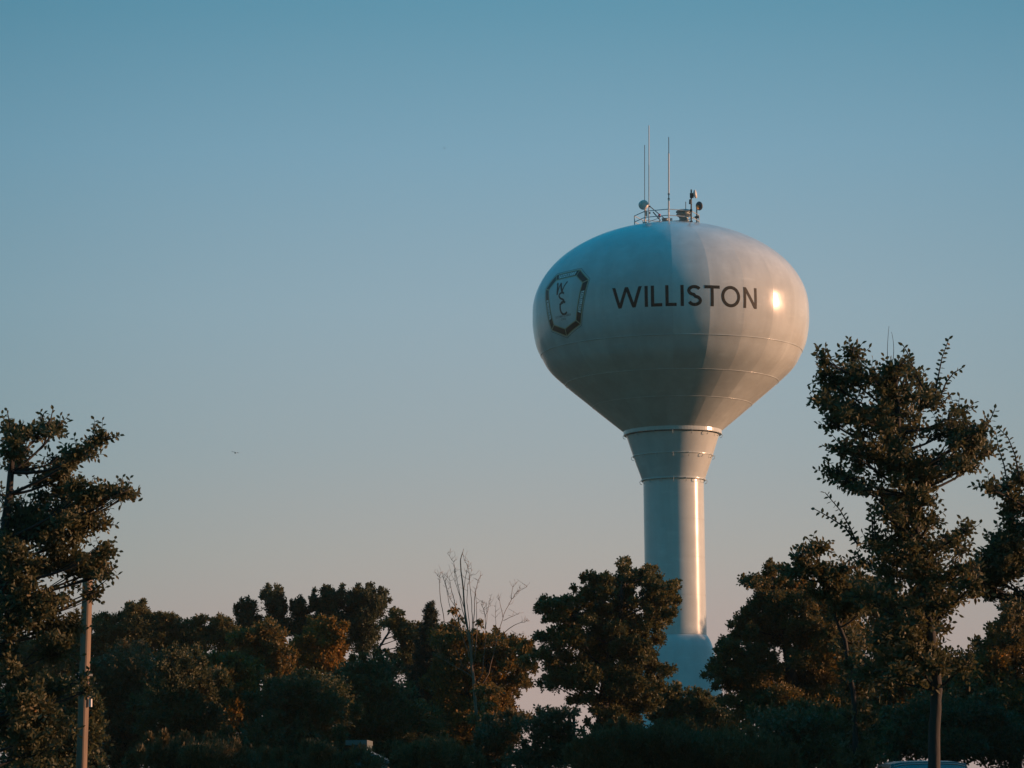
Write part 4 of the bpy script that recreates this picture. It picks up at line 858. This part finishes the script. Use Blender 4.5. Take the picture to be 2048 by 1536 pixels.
# body: stations along y (front at KY): (y, half width at sill, half width at belt, z belt)
def loft(secs, mb, mi=0):
    n = len(secs[0]); vs_ = [q for s_ in secs for q in s_]; fs = [(i * n + k, i * n + (k + 1) % n, (i + 1) * n + (k + 1) % n, (i + 1) * n + k) for i in range(len(secs) - 1) for k in range(n)]
    fs += [tuple(range(n))[::-1], tuple((len(secs) - 1) * n + k for k in range(n))]; mb.add(vs_, fs, mi)
def sec(y, hw_, zb_, zt_): 
    return [(kx - hw_ * .94, y, zb_), (kx + hw_ * .94, y, zb_), (kx + hw_, y, zb_ + .18), (kx + hw_, y, zt_ - .14), (kx + hw_ * .93, y, zt_ - .03), (kx + hw_ * .6, y, zt_), (kx, y, zt_ + .015), (kx - hw_ * .6, y, zt_), (kx - hw_ * .93, y, zt_ - .03), (kx - hw_, y, zt_ - .14), (kx - hw_, y, zb_ + .18)]
b = MB(); loft([sec(KY - 1.05, .78, .35, .86), sec(KY - .98, .86, .26, .95), sec(KY - .7, .92, .22, 1.02), sec(KY + .1, .94, .22, 1.10), sec(KY + .3, .94, .22, 1.12), sec(KY + 2.9, .94, .22, 1.12), sec(KY + 3.5, .90, .25, 1.08), sec(KY + 3.6, .82, .35, .98)], b); b.build('body', M['carpaint'], car, smooth=False, bevel=.02)
def cab(y, hw_, z): return [(kx - hw_, y, 1.06), (kx + hw_, y, 1.06), (kx + hw_ * (1 - .13 * (z - 1.06) / .65), y, z - .1), (kx + hw_ * (.97 - .13 * (z - 1.06) / .65), y, z - .035), (kx + hw_ * .6, y, z), (kx, y, z + .012), (kx - hw_ * .6, y, z), (kx - hw_ * (.97 - .13 * (z - 1.06) / .65), y, z - .035), (kx - hw_ * (1 - .13 * (z - 1.06) / .65), y, z - .1)]
b = MB(); loft([cab(KY + .25, .84, 1.12), cab(KY + .95, .84, kz), cab(KY + 2.0, .84, kz + .02), cab(KY + 2.9, .83, kz - .02), cab(KY + 3.35, .8, 1.16)], b); b.build('cabin', M['carpaint'], car, bevel=.015)
b = MB(); za, zb2 = 1.16, kz - .035; ya, yb = KY + .27, KY + .885
W0, W1 = .76, .66; nn = 10; vs_ = []
for i in range(nn + 1):
    u = -1 + 2 * i / nn; bow = .045 * (1 - u * u)
    vs_.append((kx + W0 * u, ya - bow - .03, za)); vs_.append((kx + W1 * u, yb - bow - .03, zb2 - .03 * u * u - (.02 if abs(u) > .95 else 0)))
b.add(vs_, [(2 * i, 2 * i + 2, 2 * i + 3, 2 * i + 1) for i in range(nn)]); 
ws = b.build('windscreen', M['glass'], car, smooth=True)
b = MB(); b.tube([(vs_[2 * i + 1][0], vs_[2 * i + 1][1] - .004, vs_[2 * i + 1][2] + .006) for i in range(nn + 1)], .008, 5); b.build('windscreen_trim', M['rim'], ws)
for sx_ in (-1, 1):
    b = MB(); b.box((kx + sx_ * 1.04, KY + .55, 1.16), (.2, .1, .15), 0); b.build('wing_mirror', M['carpaint'], car, bevel=.03)
    b = MB(); b.box((kx + sx_ * .66, KY - 1.03, .76), (.34, .08, .15)); b.build('headlight', M['lamp'], car, bevel=.03)
    for yy in (KY - .1, KY + 2.7):
        b = MB(); b.lathe([(.2, -.11), (.32, -.11), (.34, -.07), (.34, .07), (.32, .11), (.2, .11)], (kx + sx_ * .86, yy, .34), 24, axis=(1, 0, 0)); wh = b.build('wheel', M['rubber'], car)
        b = MB(); b.lathe([(.21, 0), (.2, .02), (.06, .035)], (kx + sx_ * .97, yy, .34), 16, axis=(sx_, 0, 0)); b.build('rim', M['rim'], wh)
b = MB(); b.box((kx, KY - 1.055, .62), (.9, .05, .2)); b.box((kx, KY - 1.06, .42), (1.3, .05, .12)); b.build('grille', M['trim'], car, bevel=.01)

# ------------------------------------------------------------------ birds
M['bird'] = mat('pale_feathers', (.80, .78, .74), .7); M['bird_dark'] = mat('dark_feathers', (.05, .05, .05), .7)
def bird(x, y, Y, span, label, roll, m_, dark):
    c = P(x, y, Y); b = MB(); L_ = span * .42
    b.lathe([(.004, -L_ * .5), (L_ * .05, -L_ * .42), (L_ * .13, -L_ * .15), (L_ * .15, .0), (L_ * .12, L_ * .2), (L_ * .08, L_ * .33), (L_ * .085, L_ * .4), (L_ * .05, L_ * .47), (L_ * .01, L_ * .54)], c, 12, axis=(.45, -.85, .05), mi=0)
    ax = np.array([.45, -.85, .05]); ax /= np.linalg.norm(ax); sd_ = np.cross(ax, [0, 0, 1]); sd_ /= np.linalg.norm(sd_); upv = np.cross(sd_, ax)
    sd_ = sd_ * math.cos(roll) + upv * math.sin(roll); upv = np.cross(sd_, ax)
    for sg in (-1, 1):
        st = [(0, 0, .30, .02), (.3, .16, .30, .02), (.62, .13, .22, .013), (1, .22, .02, .004)]; vs_ = []
        for (t, uz, chd, th) in st:
            base = c + sd_ * sg * t * span / 2 + upv * uz * span / 2 + ax * (.06 * span * (1 - t) - .02 * span * t)
            vs_ += [base + ax * chd * span * .35, base + upv * th * span, base - ax * chd * span * .35, base - upv * th * span * .3]
        n = 4
        for i in range(3): b.add(vs_[i * 4:i * 4 + 8], [(0, 1, 5, 4), (1, 2, 6, 5), (2, 3, 7, 6), (3, 0, 4, 7)], 1 if (i == 2 or dark) else 0)
    t0 = c - ax * L_ * .45; b.add([t0, t0 - ax * L_ * .3 + sd_ * L_ * .14, t0 - ax * L_ * .3 - sd_ * L_ * .14, t0 + upv * L_ * .05], [(0, 1, 2), (0, 1, 3), (0, 3, 2), (1, 2, 3)], 0)
    o = b.build('bird', [M['bird_dark' if dark else 'bird'], M['bird_dark']]); tag(o, label, 'bird', 'birds in the open sky')
bird(471, 906, 120, .40, 'pale gull with dark wing tips gliding in the open sky left of the tower', math.radians(8), 'bird', False)
bird(889, 296.5, 420, .6, 'tiny dark bird high in the sky above and left of the tower', 0, 'bird_dark', True)
bird(444, 878, 600, .45, 'faint distant bird just above the pale gull', 0, 'bird_dark', True)
print('LEAVES', LEAVES)

# ------------------------------------------------------------------ shade-lifting haze
hz = MB(); hz.box((0, 330, 29.5), (900, 740, 62)); ho = hz.build('added_haze', M['grass'])  # thin volume added to raise the dark tones
hm = bpy.data.materials.new('added_haze_air'); hm.use_nodes = True; t = hm.node_tree; t.nodes.clear()
pv = t.nodes.new('ShaderNodeVolumePrincipled'); oo = t.nodes.new('ShaderNodeOutputMaterial'); t.links.new(pv.outputs[0], oo.inputs['Volume'])
pv.inputs['Density'].default_value = LIFT_HAZE; pv.inputs['Color'].default_value = (.75, .85, .80, 1)
ho.data.materials.clear(); ho.data.materials.append(hm); tag(ho, kind='stuff')
